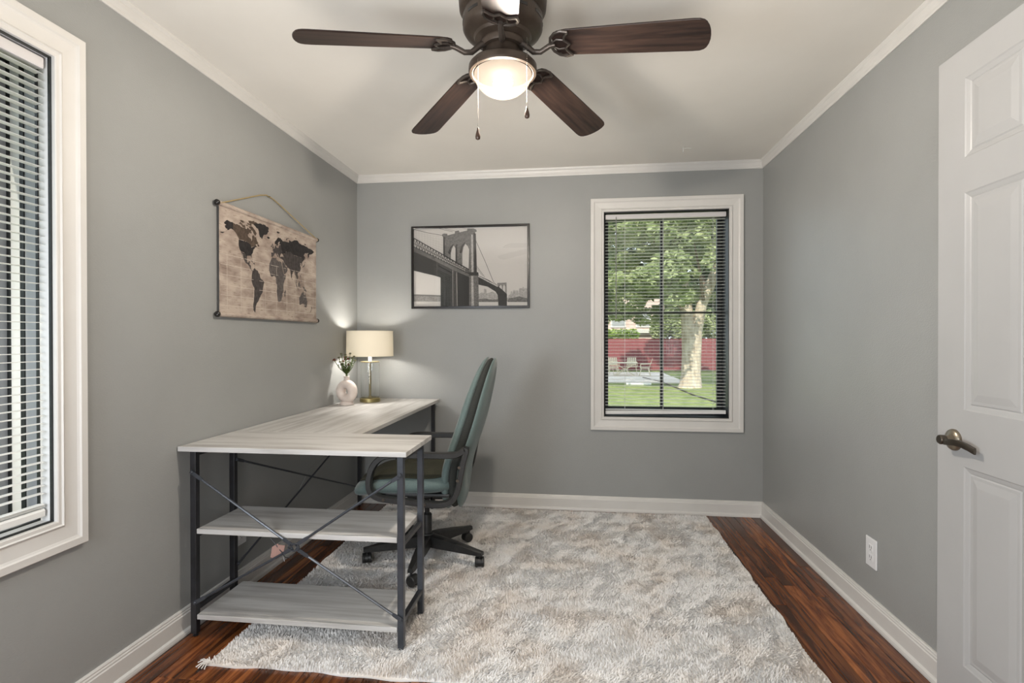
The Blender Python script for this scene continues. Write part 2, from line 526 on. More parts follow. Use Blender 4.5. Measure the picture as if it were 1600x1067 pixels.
win_back = thing('window_2', (0.63, YB, 0.0), 'back wall window with white casing and black four-pane sash', None, kind='structure')
mb = MB(); frame_ring(mb, WB, CASING, f_back); mb.build('casing', M['trim'], win_back)
mb = MB(); frame_ring(mb, (WB[0] + .004, WB[1] - .004, WB[2] + .004, WB[3] - .004), [(0, -0.195), (0, -0.001), (0.004, -0.001), (0.004, -0.195)], f_back)
mb.build('window_jamb', M['window_black'], win_back)
# sash frame
SY = YB + 0.165
mb = MB()
x0, x1, z0, z1 = WB[0] + .004, WB[1] - .004, WB[2] + .004, WB[3] - .004
sw = 0.036
mb.box(x0, x0 + sw, SY - .015, SY + .015, z0, z1); mb.box(x1 - sw, x1, SY - .015, SY + .015, z0, z1)
mb.box(x0 + sw, x1 - sw, SY - .015, SY + .015, z0, z0 + .05); mb.box(x0 + sw, x1 - sw, SY - .015, SY + .015, z1 - .026, z1)
mb.build('sash', M['window_black'], win_back, bevel=0.002, seg=1)
MB().box(.6175, .6405, SY - .012, SY + .012, z0 + .05, z1 - .026).build('mullion', M['window_black'], win_back)
MB().box(x0 + sw, .6175, SY - .010, SY + .010, 1.397, 1.410).build('muntin', M['window_black'], win_back)
MB().box(.6405, x1 - sw, SY - .010, SY + .010, 1.397, 1.410).build('muntin', M['window_black'], win_back)
for (a, b) in ((x0 + sw, .6175), (.6405, x1 - sw)):
    for (c, d) in ((z0 + .05, 1.397), (1.410, z1 - .026)):
        MB().box(a, b, SY - .002, SY + .002, c, d).build('pane', M['glass'], win_back)

win_left = thing('window_1', (XL, 1.01, 0.0), 'left wall window with wide white casing around white blinds', None, kind='structure')
mb = MB(); frame_ring(mb, WL, [(w * 1.055, o) for w, o in CASING], f_left); mb.build('casing', M['trim'], win_left)
def ring_l(name, e0, x_in, x_out, m, e1=0.0):
    mb = MB(); r = (WL[0] + e0, WL[1] - e0, WL[2] + e0, WL[3] - e0)
    frame_ring(mb, r, [(0, -x_in), (0, -x_out), (e0 - e1, -x_out), (e0 - e1, -x_in)], f_left)
    return mb.build(name, m, win_left)
ring_l('gasket', .005, .001, .009, M['window_black'])
ring_l('window_jamb', .003, .009, .044, M['window_light'])
ring_l('track', .007, .044, .052, M['window_black'])
ring_l('sash', .006, .052, .090, M['window_gray'])
ring_l('track', .010, .090, .104, M['window_black'])
ring_l('sash', .010, .104, .136, M['window_light'])
ring_l('track', .014, .136, .146, M['window_black'])
ring_l('sash', .050, .146, .175, M['window_gray'])
MB().box(XL - .176, XL - .146, 1.000, 1.030, WL[2] + .05, WL[3] - .05).build('mullion', M['window_gray'], win_left)
MB().box(XL - .163, XL - .159, WL[0] + .05, 1.000, WL[2] + .05, WL[3] - .05).build('pane', M['glass'], win_left)
MB().box(XL - .163, XL - .159, 1.030, WL[1] - .05, WL[2] + .05, WL[3] - .05).build('pane', M['glass'], win_left)

# ------------------------------------------------------------------ blinds
def blind(name, axis, pos, a0, a1, ztop, zbot, spacing, label, wand_a, tilt, cords, rail_drop):
    """axis 'x': slats run along x at y=pos; axis 'y': run along y at x=pos"""
    P = (lambda a, d, z: (a, pos + d, z)) if axis == 'x' else (lambda a, d, z: (pos + d, a, z))
    base = P((a0 + a1) / 2, 0, zbot)
    t = thing(name, base, label, 'blind', group='window blinds')
    def sect(prof, aa=a0, ab=a1, zs=(0, 0)):
        return MB().loft([[P(aa, d, z + zs[0]) for d, z in prof], [P(ab, d, z + zs[1]) for d, z in prof]])
    hr = [(-.014, ztop - .036), (-.011, ztop - .036), (-.011, ztop - .004), (.011, ztop - .004), (.011, ztop - .036), (.014, ztop - .036), (.014, ztop), (-.014, ztop)]
    sect([(-.014, ztop - .034), (.014, ztop - .034), (.016, ztop - .030), (.016, ztop - .003), (.013, ztop), (-.013, ztop), (-.016, ztop - .003), (-.016, ztop - .030)]).build('headrail', M['headrail'], t)
    n = int((ztop - .045 - zbot - .03) / spacing)
    # one slat mesh, shared
    hw = .0125; c, s_ = math.cos(tilt), math.sin(tilt)
    prof = []
    for k in range(5):
        d = -hw + 2 * hw * k / 4; prof.append((d, .0016 * (1 - (d / hw) ** 2) + .0002))
    prof += [(d, z - .0007) for d, z in reversed(prof)]
    prof = [(d * c - z * s_, d * s_ + z * c) for d, z in prof]
    mb = MB()
    if axis == 'x': mb.loft([[(a0, d, z) for d, z in prof], [(a1, d, z) for d, z in prof]])
    else: mb.loft([[(d, a0, z) for d, z in prof], [(d, a1, z) for d, z in prof]])
    zz = ztop - .048
    first = None
    for i in range(n):
        z = zz - i * spacing
        if first is None:
            o = mb.build('slat', M['slat'], t, local=True)
            first = o
        else:
            o = first.copy(); COL.objects.link(o); o.parent = t
        off = Vector(P(0, 0, z)) - Vector((0, 0, 0))
        loc = (0 - base[0], pos - base[1], z - base[2]) if axis == 'x' else (pos - base[0], 0 - base[1], z - base[2])
        o.location = loc
        o.rotation_euler = ((random.random() - .5) * .01, (random.random() - .5) * .0008, 0) if axis == 'x' else (0, (random.random() - .5) * .01, 0)
    zl = zz - n * spacing
    # the few slats gathered on the bottom rail
    for k in range(3):
        o = first.copy(); COL.objects.link(o); o.parent = t
        z = zbot + .032 + k * .0035
        o.location = (0 - base[0], pos - base[1], z - base[2]) if axis == 'x' else (pos - base[0], 0 - base[1], z - base[2])
        o.rotation_euler = (0, 0, 0)
    sect([(-.012, zbot + .003), (-.006, zbot), (.006, zbot), (.012, zbot + .003), (.013, zbot + .020), (.008, zbot + .026), (-.008, zbot + .026), (-.013, zbot + .020)], zs=rail_drop).build('bottom_rail', M['slat'], t)
    for ca in cords:
        mb = MB()
        for d in (-.0135, .0135):
            p0, p1 = P(ca, d, ztop - .03), P(ca, d, zbot + .01)
            mb.tube([p0, p1], .0007, 4)
        mb.build('ladder_cord', M['slat'], t)
    if wand_a is not None:
        wd = -.024 if axis == 'x' else .022
        MB().tube([P(wand_a, wd, ztop - .02), P(wand_a, wd, ztop - .74)], .0035, 6).build('wand', M['wand'], t)
    return t
blind('window_blind', 'x', YB + .048, WB[0] + .014, WB[1] - .010, WB[3] - .010, WB[2] + .010, .0229,
      'white slatted blind drawn down in the back wall window', .292, 0.0, (.355, .62, .96), (.0, .014))
blind('window_blind', 'y', XL - .030, WL[0] + .012, WL[1] - .012, WL[3] - .008, WL[2] + .018, .0240,
      'white slatted blind drawn down in the left wall window', None, 0.0, (.75, 1.245), (.0, .0))

# ------------------------------------------------------------------ door
DX = 1.150; DY1 = 1.819; DY0 = 1.819 - 0.80; DZ1 = 2.081
door = thing('door_1', (DX, DY0, 0.0), 'white six-panel door standing open against the right wall', None, kind='structure')
fn_d = lambda a, z, o: (DX - o, a, z)
# slab body with recessed panel fields
mb = MB()
stile = .113
cols = [(DY1 - stile - .215, DY1 - stile), (DY0 + stile, DY0 + stile + .215)]
midy = (cols[1][1], cols[0][0])
rows = [(1.753, 1.989), (1.003, 1.649), (0.24, 0.836)]
zb = .012
mb.box(DX, DX + .035, DY0, cols[1][0], zb, DZ1); mb.box(DX, DX + .035, cols[0][1], DY1, zb, DZ1)
mb.box(DX, DX + .035, midy[0], midy[1], zb, DZ1)
zs = [zb] + [v for r in reversed(rows) for v in r] + [DZ1]
for c in cols:
    for k in range(0, len(zs), 2):
        mb.box(DX, DX + .035, c[0], c[1], zs[k], zs[k + 1])
mb.build('door_slab', M['door'], door, fixn=False)
for c in cols:
    for r in rows:
        mb = MB()
        w, e = .0, 1
        prof = [(0, -.017), (0, 0.0005), (-.004, -.002), (-.014, -.005), (-.018, -.007), (-.022, -.0045), (-.030, -.0045), (-.050, -.0012), (-.052, -.001), (-.052, -.017)]
        frame_ring(mb, (c[0], c[1], r[0], r[1]), prof, fn_d)
        mb.box(DX + .001, DX + .017, c[0] + .052, c[1] - .052, r[0] + .052, r[1] - .052)
        mb.box(DX + .022, DX + .030, c[0], c[1], r[0], r[1])
        mb.build('door_panel', M['door'], door, fixn=False)
HY, HZ = 1.745, 0.908
hd = MB().lathe([(0, 0), (.033, 0), (.033, -.004), (.030, -.009), (.020, -.013), (.013, -.016), (.012, -.030), (.0, -.030)], (DX, HY, HZ), 28, 'x').build('handle_rose', M['nickel'], door, smooth=True)
mb = MB().lathe([(0, -.026), (.013, -.026), (.0145, -.030), (.0145, -.041), (.012, -.044), (0, -.044)], (DX, HY, HZ), 20, 'x')
mb.build('handle_hub', M['nickel_d'], door, smooth=True)
pts = [(DX - .033, HY + .006, HZ - .002), (DX - .036, HY - .016, HZ - .004), (DX - .038, HY - .036, HZ - .001), (DX - .037, HY - .056, HZ + .002), (DX - .033, HY - .076, HZ + .001), (DX - .027, HY - .096, HZ - .005), (DX - .020, HY - .112, HZ - .013)]
MB().sweep(pts, [(-.004, -.009), (.004, -.009), (.0055, 0), (.004, .009), (-.004, .009), (-.0055, 0)], (0, 0, 1)).build('door_handle', M['nickel_d'], door, smooth=True)
MB().lathe([(0, 0), (.033, 0), (.033, .004), (.020, .012), (.012, .016), (.012, .050), (0, .050)], (DX + .035, HY, HZ), 20, 'x').build('handle_rose', M['nickel'], door, smooth=True)
for z in (.25, 1.1, 1.85):
    MB().tube([(DX + .040, DY0 - .006, z), (DX + .040, DY0 - .006, z + .09)], .006, 8).build('hinge', M['nickel'], door, smooth=True)
# doorway casing
mb = MB()
for y0, y1 in ((1.0, 1.09), (.11, .20)): mb.box(XR - .016, XR, y0, y1, 0, 2.16)
mb.box(XR - .016, XR, .20, 1.0, 2.07, 2.16)
props(mb.build('trim_4', M['trim']), 'white casing around the doorway beside the open door', kind='structure')

# ------------------------------------------------------------------ outlets, ceiling hook
def outlet(xw, side, y, z, label, hw=.041, hh=.0635):
    t = thing('wall_outlet', (xw, y, z), label, 'outlet', group='wall outlets')
    b = MB().box(xw, xw + side * .006, y - hw, y + hw, z - hh, z + hh).build('cover_plate', M['plate'], t, bevel=.003)
    for dz in (.021, -.021):
        r = MB().box(xw + side * .0055, xw + side * .0078, y - .017, y + .017, z + dz - .0145, z + dz + .0145).build('receptacle', M['plate'], t, bevel=.001)
        m2 = MB()
        for dy, h in ((-.007, .005), (.007, .006)):
            m2.box(xw + side * .0076, xw + side * .0082, y + dy - .0013, y + dy + .0013, z + dz - h + .003, z + dz + h + .003)
        m2.lathe([(0, .0076), (.0024, .0076), (.0024, .0082), (0, .0082)], (xw if side > 0 else xw - .0158, y, z + dz - .009), 10, 'x')
        m2.build('slot', M['slot'], r)
    MB().lathe([(0, .0055), (.003, .0055), (.0028, .0075), (0, .008)], (xw if side > 0 else xw - .0135, y, z), 10, 'x').build('screw', M['plate'], t)
    return t
outlet(XR, -1, 2.424, .293, 'white duplex outlet plate low on the right wall')
outlet(XL, 1, 2.36, .285, 'white duplex outlet plate on the left wall behind the desk shelves')
t = thing('ceiling_hook', (.683, 3.43, ZC), 'small white hook screwed into the ceiling before the back window', 'hook')
MB().tube([(.683, 3.43, ZC), (.683, 3.43, ZC - .035)], .0025, 6).build('hook_stem', M['white_plastic'], t)
MB().tube([(.683, 3.43, ZC - .010), (.715, 3.43, ZC - .008), (.735, 3.43, ZC - .012)], .002, 6).build('hook_arm', M['white_plastic'], t)

# ------------------------------------------------------------------ rug
def rug():
    RX0, RX1, RY0, RY1 = -1.36, 0.890, 1.800, 3.690
    t = thing('shag_rug', (-.23, 2.75, 0), 'large pale grey shaggy rug covering most of the wood floor', 'rug')
    m = bpy.data.materials.new('shag_pile'); m.use_nodes = True
    nt = m.node_tree; p = nt.nodes['Principled BSDF']; p.inputs['Roughness'].default_value = .95
    p.inputs['Sheen Weight'].default_value = .3
    tc = nt.nodes.new('ShaderNodeTexCoord')
    nz = nt.nodes.new('ShaderNodeTexNoise'); nz.inputs['Scale'].default_value = 3.6; nz.inputs['Detail'].default_value = 4
    nt.links.new(tc.outputs['Object'], nz.inputs[0])
    cr = nt.nodes.new('ShaderNodeValToRGB')
    cr.color_ramp.elements[0].position = .30; cr.color_ramp.elements[0].color = (.68, .62, .565, 1)
    cr.color_ramp.elements[1].position = .56; cr.color_ramp.elements[1].color = (.75, .74, .73, 1)
    nt.links.new(nz.outputs[0], cr.inputs[0]); nt.links.new(cr.outputs[0], p.inputs['Base Color'])
    def edge(x, y, s):  # slightly wavy rim
        return s * (.006 * math.sin(x * 9 + y * 13) + .004 * math.sin(31 * (x + y)))
    # backing
    n = 60
    outl = []
    for i in range(n): outl.append((RX0 + (RX1 - RX0) * i / n, RY0))
    for i in range(n): outl.append((RX1, RY0 + (RY1 - RY0) * i / n))
    for i in range(n): outl.append((RX1 - (RX1 - RX0) * i / n, RY1))
    for i in range(n): outl.append((RX0, RY1 - (RY1 - RY0) * i / n))
    outl = [(x + edge(x, y, 1 if x > RX1 - .001 or x < RX0 + .001 else 0), y + edge(x, y, 1 if y > RY1 - .001 or y < RY0 + .001 else 0)) for x, y in outl]
    MB().poly(outl, lambda a, b, d: (a, b, d), .0005, .006).build('rug_backing', m, t)
    # pile
    sp = .0062
    xs = np.arange(RX0 + .004, RX1 - .004, sp); ys = np.arange(RY0 + .004, RY1 - .004, sp)
    X, Y = np.meshgrid(xs, ys); X = X.ravel(); Y = Y.ravel(); N = len(X)
    X = X + RNG.uniform(-.5, .5, N) * sp; Y = Y + RNG.uniform(-.5, .5, N) * sp
    # smooth field of nap direction from a few waves
    F = np.zeros(N); G = np.zeros(N)
    for k in range(14):
        kx, ky = RNG.normal(0, 1, 2) * (5 + k * 3.2); ph = RNG.uniform(0, 6.28); a = 1 / (1 + k * .12)
        F += a * np.sin(kx * X + ky * Y + ph)
        kx, ky = RNG.normal(0, 1, 2) * (5 + k * 3.2); ph = RNG.uniform(0, 6.28)
        G += a * np.sin(kx * X + ky * Y + ph)
    ang = F * 1.1 + RNG.normal(0, .75, N)
    ED = np.minimum(np.minimum(X - RX0, RX1 - X), np.minimum(Y - RY0, RY1 - Y))
    lean = (.0085 + .0035 * np.tanh(G) + RNG.uniform(-.003, .003, N)) * np.clip(ED / .03, .25, 1)
    h = .0155 - .0022 * np.tanh(G) + RNG.uniform(-.002, .003, N)
    w = RNG.uniform(.0025, .0038, N)
    dx, dy = np.cos(ang), np.sin(ang)
    tw = ang + PI / 2 + RNG.normal(0, .5, N)
    wx, wy = np.cos(tw) * w, np.sin(tw) * w
    V = np.zeros((N, 5, 3))
    V[:, 0] = np.stack([X - wx, Y - wy, np.full(N, .004)], 1)
    V[:, 1] = np.stack([X + wx, Y + wy, np.full(N, .004)], 1)
    mx, my = X + dx * lean * .35, Y + dy * lean * .35
    V[:, 2] = np.stack([mx + wx * .9, my + wy * .9, h * .65], 1)
    V[:, 3] = np.stack([mx - wx * .9, my - wy * .9, h * .65], 1)
    V[:, 4] = np.stack([X + dx * lean, Y + dy * lean, h], 1)
    V = V.reshape(-1, 3) - np.array([-.23, 2.75, 0])
    b = (np.arange(N) * 5)[:, None]
    tris = np.concatenate([b + np.array([[0, 1, 2]]), b + np.array([[0, 2, 3]]), b + np.array([[3, 2, 4]])], 1).reshape(-1)
    o = np_mesh('pile', V, tris, 3, m, t)
    o['kind'] = 'stuff'
    # frayed corner tassel
    mb = MB()
    for k in range(9):
        a = PI * (1.0 + .11 * k - .3)
        r = .025 + .02 * random.random()
        mb.tube([(RX0 + .006, RY0 + .008, .008), (RX0 + math.cos(a) * r * .6, RY0 + math.sin(a) * r * .6 + .008, .014), (RX0 + math.cos(a) * r, RY0 + .008 + math.sin(a) * r, .006)], .0022, 5)
    mb.build('corner_tassel', m, t)
    return t
rug()

# ------------------------------------------------------------------ desk
DT = .780
desk = thing('corner_desk', (-1.3, 2.8, 0), 'L-shaped desk with pale whitewashed boards, black frame and open shelves', 'desk')
TT = .020
MB().box(-1.606, -.645, 1.955, 2.318, DT - TT, DT).build('desktop_board', M['board_x'], desk, bevel=.0012, seg=1)
MB().box(-1.606, -.975, 2.3195, 3.718, DT - TT, DT).build('desktop_board', M['board_y'], desk, bevel=.0012, seg=1)
LW = .0125
legs = [(-1.545, 1.975), (-.672, 1.975), (-1.556, 2.235), (-.672, 2.235), (-1.556, 3.655), (-1.012, 3.680)]
for i, (x, y) in enumerate(legs):
    l = MB().box(x - LW, x + LW, y - LW, y + LW, .014, DT - TT).build('leg', M['steel'] if i in (1, 3) else M['black'], desk, bevel=.002)  # right legs lighter: their bluish highlights are put into the colour
    MB().lathe([(0, .002), (.010, .002), (.011, .005), (.006, .008), (.005, .016), (0, .016)], (x, y, 0), 14).build('leveling_foot', M['black'], l, smooth=True)
for (z, nm) in ((.444, 'm'), (.094, 'l')):
    MB().box(-1.530, -.686, 1.964, 2.262, z - .020, z).build('shelf', M['board_x'], desk, bevel=.0012, seg=1)
def bar(p, q, w=.010):
    mb = MB()
    x0, y0, z0 = p; x1, y1, z1 = q
    mb.box(min(x0, x1) - (w if x0 == x1 else 0), max(x0, x1) + (w if x0 == x1 else 0), min(y0, y1) - (w if y0 == y1 else 0), max(y0, y1) + (w if y0 == y1 else 0), z0 - w, z0 + w)
    return mb.build('cross_bar', M['black'], desk, bevel=.0015, seg=1)
for x in (-1.548, -.672):
    bar((x, 1.987, .112), (x, 2.223, .112)); bar((x, 1.987, .412), (x, 2.223, .412), .009); bar((x, 1.987, DT - TT - .011), (x, 2.223, DT - TT - .011), .010)
bar((-1.543, 3.668, DT - TT - .011), (-1.024, 3.668, DT - TT - .011))
bar((-1.53, 2.245, DT - TT - .011), (-.685, 2.245, DT - TT - .011), .009)
bar((-1.556, 2.248, DT - TT - .011), (-1.556, 3.643, DT - TT - .011), .009)
def brace(p, q, nrm):
    p, q, nrm = Vector(p), Vector(q), Vector(nrm)
    d = (q - p).normalized(); L = (q - p).length
    mb = MB()
    rs = .0052
    mb.tube([p + d * .055, q - d * .040], rs, 8)
    # flattened pierced ends
    for a, s, ln in ((p, 1, .060), (q, -1, .045)):
        side = d.cross(nrm).normalized()
        w = .0075
        c = [a + d * s * (-.008) - side * w, a + d * s * (-.008) + side * w, a + d * s * (ln * .7) + side * w, a + d * s * ln + side * .0045, a + d * s * ln - side * .0045, a + d * s * (ln * .7) - side * w]
        c0 = [v - nrm * .0015 for v in c]; c1 = [v + nrm * .0015 for v in c]
        mb.loft([c0, c1])
    o = mb.build('brace_rod', M['steel'], desk, smooth=True)
    m2 = MB()
    for a in (p, q):
        b = a + nrm * .004
        m2.tube([a - nrm * .002, a + nrm * .003, a + nrm * .0055], [.0062, .0062, .003], 10)
    m2.build('bolt', M['steel'], o)
    return o
CX, CZZ = -1.103, .394
ny = (0, -1, 0)
brace((-1.545, 1.957, .676), (CX - .012, 1.953, CZZ + .009), ny)
brace((CX + .012, 1.957, CZZ - .010), (-.668, 1.957, .130), ny)
brace((CX + .012, 1.953, CZZ + .010), (-.672, 1.957, .687), ny)
brace((-1.533, 1.957, .146), (CX - .014, 1.957, CZZ - .010), ny)
mb = MB()
mb.sweep([(CX + .022 * math.cos(a), 1.950, CZZ + .014 * math.sin(a)) for a in [2 * PI * k / 16 for k in range(16)]], [(-.0025, -.0025), (.0025, -.0025), (.0025, .0025), (-.0025, .0025)], (0, 1, 0), closed=True)
mb.build('brace_link', M['steel'], desk, smooth=True)
nxp = (1, 0, 0)
brace((-1.541, 2.240, .664), (-1.541, 3.650, .135), nxp)
brace((-1.535, 2.240, .187), (-1.535, 3.650, .648), nxp)

# salmon tag tied at the brace crossing
tg = thing('paper_tag', (-1.19, 1.985, .345), 'small salmon tag tied with wire behind the desk brace crossing', 'tag')
MB().poly([(-1.222, .335), (-1.196, .328), (-1.178, .372), (-1.190, .392), (-1.214, .378)], lambda a, b, d: (a, d, b), 1.984, 1.986).build('tag_leaf', M['tagpink'], tg)
MB().poly([(-1.192, .352), (-1.168, .348), (-1.160, .385), (-1.184, .390)], lambda a, b, d: (a, d + (a + 1.18) * .4, b), 1.978, 1.980).build('tag_leaf', M['tagpink'], tg)
MB().tube([(-1.222, 1.984, .412), (-1.205, 1.984, .395), (-1.19, 1.982, .378), (-1.17, 1.976, .362), (-1.148, 1.967, .345), (-1.12, 1.962, .346), (-1.10, 1.958, .372)], .0016, 6).build('wire_tie', M['black'], tg)
MB().tube([(-1.175, 1.982, .362), (-1.165, 1.982, .340), (-1.160, 1.982, .322)], .0014, 6).build('wire_tie', M['grey_cord'], tg)

# ------------------------------------------------------------------ desk lamp
LXc, LYc = -1.418, 3.515
lp = thing('table_lamp', (LXc, LYc, DT), 'lit table lamp with cream drum shade and clear glass column', 'lamp')
c = (LXc, LYc, 0)
MB().lathe([(0, DT), (.068, DT), (.070, DT + .002), (.070, DT + .024), (.068, DT + .026), (.060, DT + .030), (0, DT + .030)], c, 40).build('base', M['brass'], lp, smooth=True)
MB().lathe([(.0595, DT + .028), (.064, DT + .028), (.064, DT + .275), (.0615, DT + .275), (.0615, DT + .030), (.0595, DT + .030)], c, 48).build('glass_column', M['lamp_glass'], lp, smooth=True)
MB().lathe([(0, DT + .030), (.015, DT + .030), (.013, DT + .036), (.0085, DT + .040), (.0085, DT + .270), (0, DT + .270)], c, 20).build('rod', M['brass_d'], lp, smooth=True)
MB().lathe([(0, DT + .2755), (.065, DT + .2755), (.066, DT + .278), (.064, DT + .281), (0, DT + .281)], c, 40).build('top_cap', M['brass_d'], lp, smooth=True)
MB().lathe([(0, DT + .281), (.013, DT + .281), (.013, DT + .322), (.010, DT + .325), (.010, DT + .345), (0, DT + .345)], c, 20).build('socket', M['white_plastic'], lp, smooth=True)
mbulb = emis('lamp_bulb_glow', (1, .86, .66, 1), 6)
MB().lathe([(0, DT + .346), (.013, DT + .346), (.016, DT + .362), (.026, DT + .382), (.028, DT + .398), (.022, DT + .415), (.010, DT + .424), (0, DT + .426)], c, 20).build('bulb', mbulb, lp, smooth=True)
# shade: translucent fabric
ms = bpy.data.materials.new('cream_linen_shade'); ms.use_nodes = True
nt = ms.node_tree; nt.nodes.remove(nt.nodes['Principled BSDF'])
df = nt.nodes.new('ShaderNodeBsdfDiffuse'); df.inputs[0].default_value = (.80, .74, .62, 1)
tl = nt.nodes.new('ShaderNodeBsdfTranslucent'); tl.inputs[0].default_value = (.86, .74, .52, 1)
mx = nt.nodes.new('ShaderNodeMixShader'); mx.inputs[0].default_value = .029
tc = nt.nodes.new('ShaderNodeTexCoord'); mpn = nt.nodes.new('ShaderNodeMapping'); mpn.inputs['Scale'].default_value = (60, 60, 900)
nz = nt.nodes.new('ShaderNodeTexNoise'); nz.inputs['Scale'].default_value = 1
bp = nt.nodes.new('ShaderNodeBump'); bp.inputs['Strength'].default_value = .1; bp.inputs['Distance'].default_value = .002
nt.links.new(tc.outputs['Object'], mpn.inputs[0]); nt.links.new(mpn.outputs[0], nz.inputs[0]); nt.links.new(nz.outputs[0], bp.inputs['Height'])
nt.links.new(bp.outputs[0], df.inputs['Normal'])
nt.links.new(df.outputs[0], mx.inputs[1]); nt.links.new(tl.outputs[0], mx.inputs[2]); nt.links.new(mx.outputs[0], nt.nodes['Material Output'].inputs[0])
SZ0, SZ1 = 1.098, 1.272
mb = MB(); n = 64
prof = [(.1595, SZ0), (.1570, SZ1)]
rings = [[(LXc + r * math.cos(2 * PI * k / n), LYc + r * math.sin(2 * PI * k / n), z) for k in range(n)] for r, z in prof]
mb.loft(rings, cap=False)
sh = mb.build('lamp_shade', ms, lp, smooth='all')
mb = MB()
mb.tube([(LXc + .1598 * math.cos(2 * PI * k / 48), LYc + .1598 * math.sin(2 * PI * k / 48), SZ0) for k in range(48)], .0016, 6, closed=True)
mb.tube([(LXc + .1573 * math.cos(2 * PI * k / 48), LYc + .1573 * math.sin(2 * PI * k / 48), SZ1) for k in range(48)], .0016, 6, closed=True)
mb.build('shade_rim', mat('cream_trim', (.72, .66, .52, 1), .8), sh)
mb = MB()
for k in range(3):
    a = 2 * PI * k / 3 + .3
    mb.tube([(LXc, LYc, SZ1 - .02), (LXc + .155 * math.cos(a), LYc + .155 * math.sin(a), SZ1 - .02)], .0014, 5)
mb.build('shade_spider', M['brass_d'], sh)
MB().tube([(-1.42, 3.585, DT + .004), (-1.45, 3.70, DT + .004), (-1.46, 3.735, DT - .01), (-1.49, 3.738, .60), (-1.55, 3.70, .42), (-1.590, 3.30, .50), (-1.600, 3.00, .42), (-1.600, 2.85, .30), (-1.598, 2.5, .24), (-1.600, 2.40, .27)], .0022, 6).build('power_cord', M['grey_cord'], lp, smooth=True)

# ------------------------------------------------------------------ vase with flowers
VX, VY = -1.512, 3.345
vs = thing('donut_vase', (VX, VY, DT), 'pale blush ring-shaped ceramic vase beside the lit table lamp', 'vase', rotz=math.radians(-14))
mb = MB()
Rm, rm = .0475, .0300
zc = DT + .087
rings = []
NR, NS = 40, 18
for i in range(NR):
    a = 2 * PI * i / NR
    ring = []
    for k in range(NS):
        b = 2 * PI * k / NS
        rr = Rm + rm * math.cos(b)
        ring.append((rr * math.cos(a), .034 * math.sin(b), rr * math.sin(a) + zc - DT))
    rings.append(ring)
mb.loft(rings, closed=True)
mb.build('body', M['ceramic'], vs, smooth='all', local=True)
MB().lathe([(0, 0), (.046, 0), (.047, .003), (.044, .012), (.036, .020), (.020, .024), (0, .024)], (0, 0, 0), 32).build('foot', M['ceramic'], vs, smooth=True, local=True)
MB().lathe([(.018, .150), (.018, .184), (.0205, .187), (.0185, .190), (.0150, .188), (.0145, .150)], (0, 0, 0), 28).build('neck', M['ceramic'], vs, smooth=True, local=True)

fl = thing('flower_bouquet', (VX, VY, DT + .16), 'bunch of dried rust and green flowers standing in the ring vase', 'flowers')
heads = [(-.075, .295, 'r'), (-.034, .335, 'g'), (.000, .312, 'r'), (.006, .330, 'g'), (.036, .338, 'g'), (.056, .318, 'g'), (.045, .290, 'g'), (-.030, .285, 'r'), (-.055, .280, 'g'), (.010, .300, 'r'), (-.012, .298, 'r'), (.022, .276, 'g'), (-.042, .262, 'r'), (.014, .262, 'r'), (-.018, .272, 'g'), (.034, .306, 'g'), (-.052, .310, 'g')]
random.seed(21)
for i, (hx, hz, cc) in enumerate(heads):
    hy = random.uniform(-.035, .035)
    p0 = Vector((VX + random.uniform(-.006, .006), VY + random.uniform(-.006, .006), DT + .168))
    p3 = Vector((VX + hx, VY + hy, DT + hz))
    p1 = p0 + Vector((0, 0, .03)); p2 = p0.lerp(p3, .6) + Vector((0, 0, -.004))
    fo = MB().tube([p0, p1, p2, p3], [.0014, .0013, .0012, .001], 5).build('flower_stem', M['stem'], fl)
    # needle leaves
    mb = MB()
    for k in range(64):
        s = random.uniform(.10, .98); q = p1.lerp(p2, s / .6) if s < .6 else p2.lerp(p3, (s - .6) / .4)
        a = random.uniform(0, 2 * PI); ln = random.uniform(.012, .028) * (1.15 - s * .5)
        d = Vector((math.cos(a), math.sin(a), random.uniform(.3, 1.1))).normalized()
        w = d.cross(Vector((0, 0, 1))).normalized() * .0019
        mb.add([q - w, q + w, q + d * ln * .6 + w * .8, q + d * ln, q + d * ln * .6 - w * .8], [(0, 1, 2, 3, 4)])
    mb.build('leaves', M['stem'], fo, fixn=False)['kind'] = 'stuff'
    mb = MB()
    R = .0105 if cc == 'r' else .008
    for k in range(34):
        th = random.uniform(0, 2 * PI); ph = random.uniform(-.2, 1.2)
        d = Vector((math.cos(th) * math.cos(ph), math.sin(th) * math.cos(ph), math.sin(ph)))
        q = p3 + d * R * .75; t1 = d.orthogonal().normalized() * R * .26; t2 = d.cross(t1).normalized() * R * .26
        tip = q + d * R * .55
        mb.add([q - t1, q + t2, q + t1, q - t2, tip], [(0, 1, 4), (1, 2, 4), (2, 3, 4), (3, 0, 4)])
    mb.lathe([(0, -.002), (R * .55, 0), (R * .8, R * .4), (R * .5, R * .8), (0, R * .9)], tuple(p3), 8)
    mb.build('blossom', M['blossom_red'] if cc == 'r' else M['blossom_grn'], fo, fixn=False)

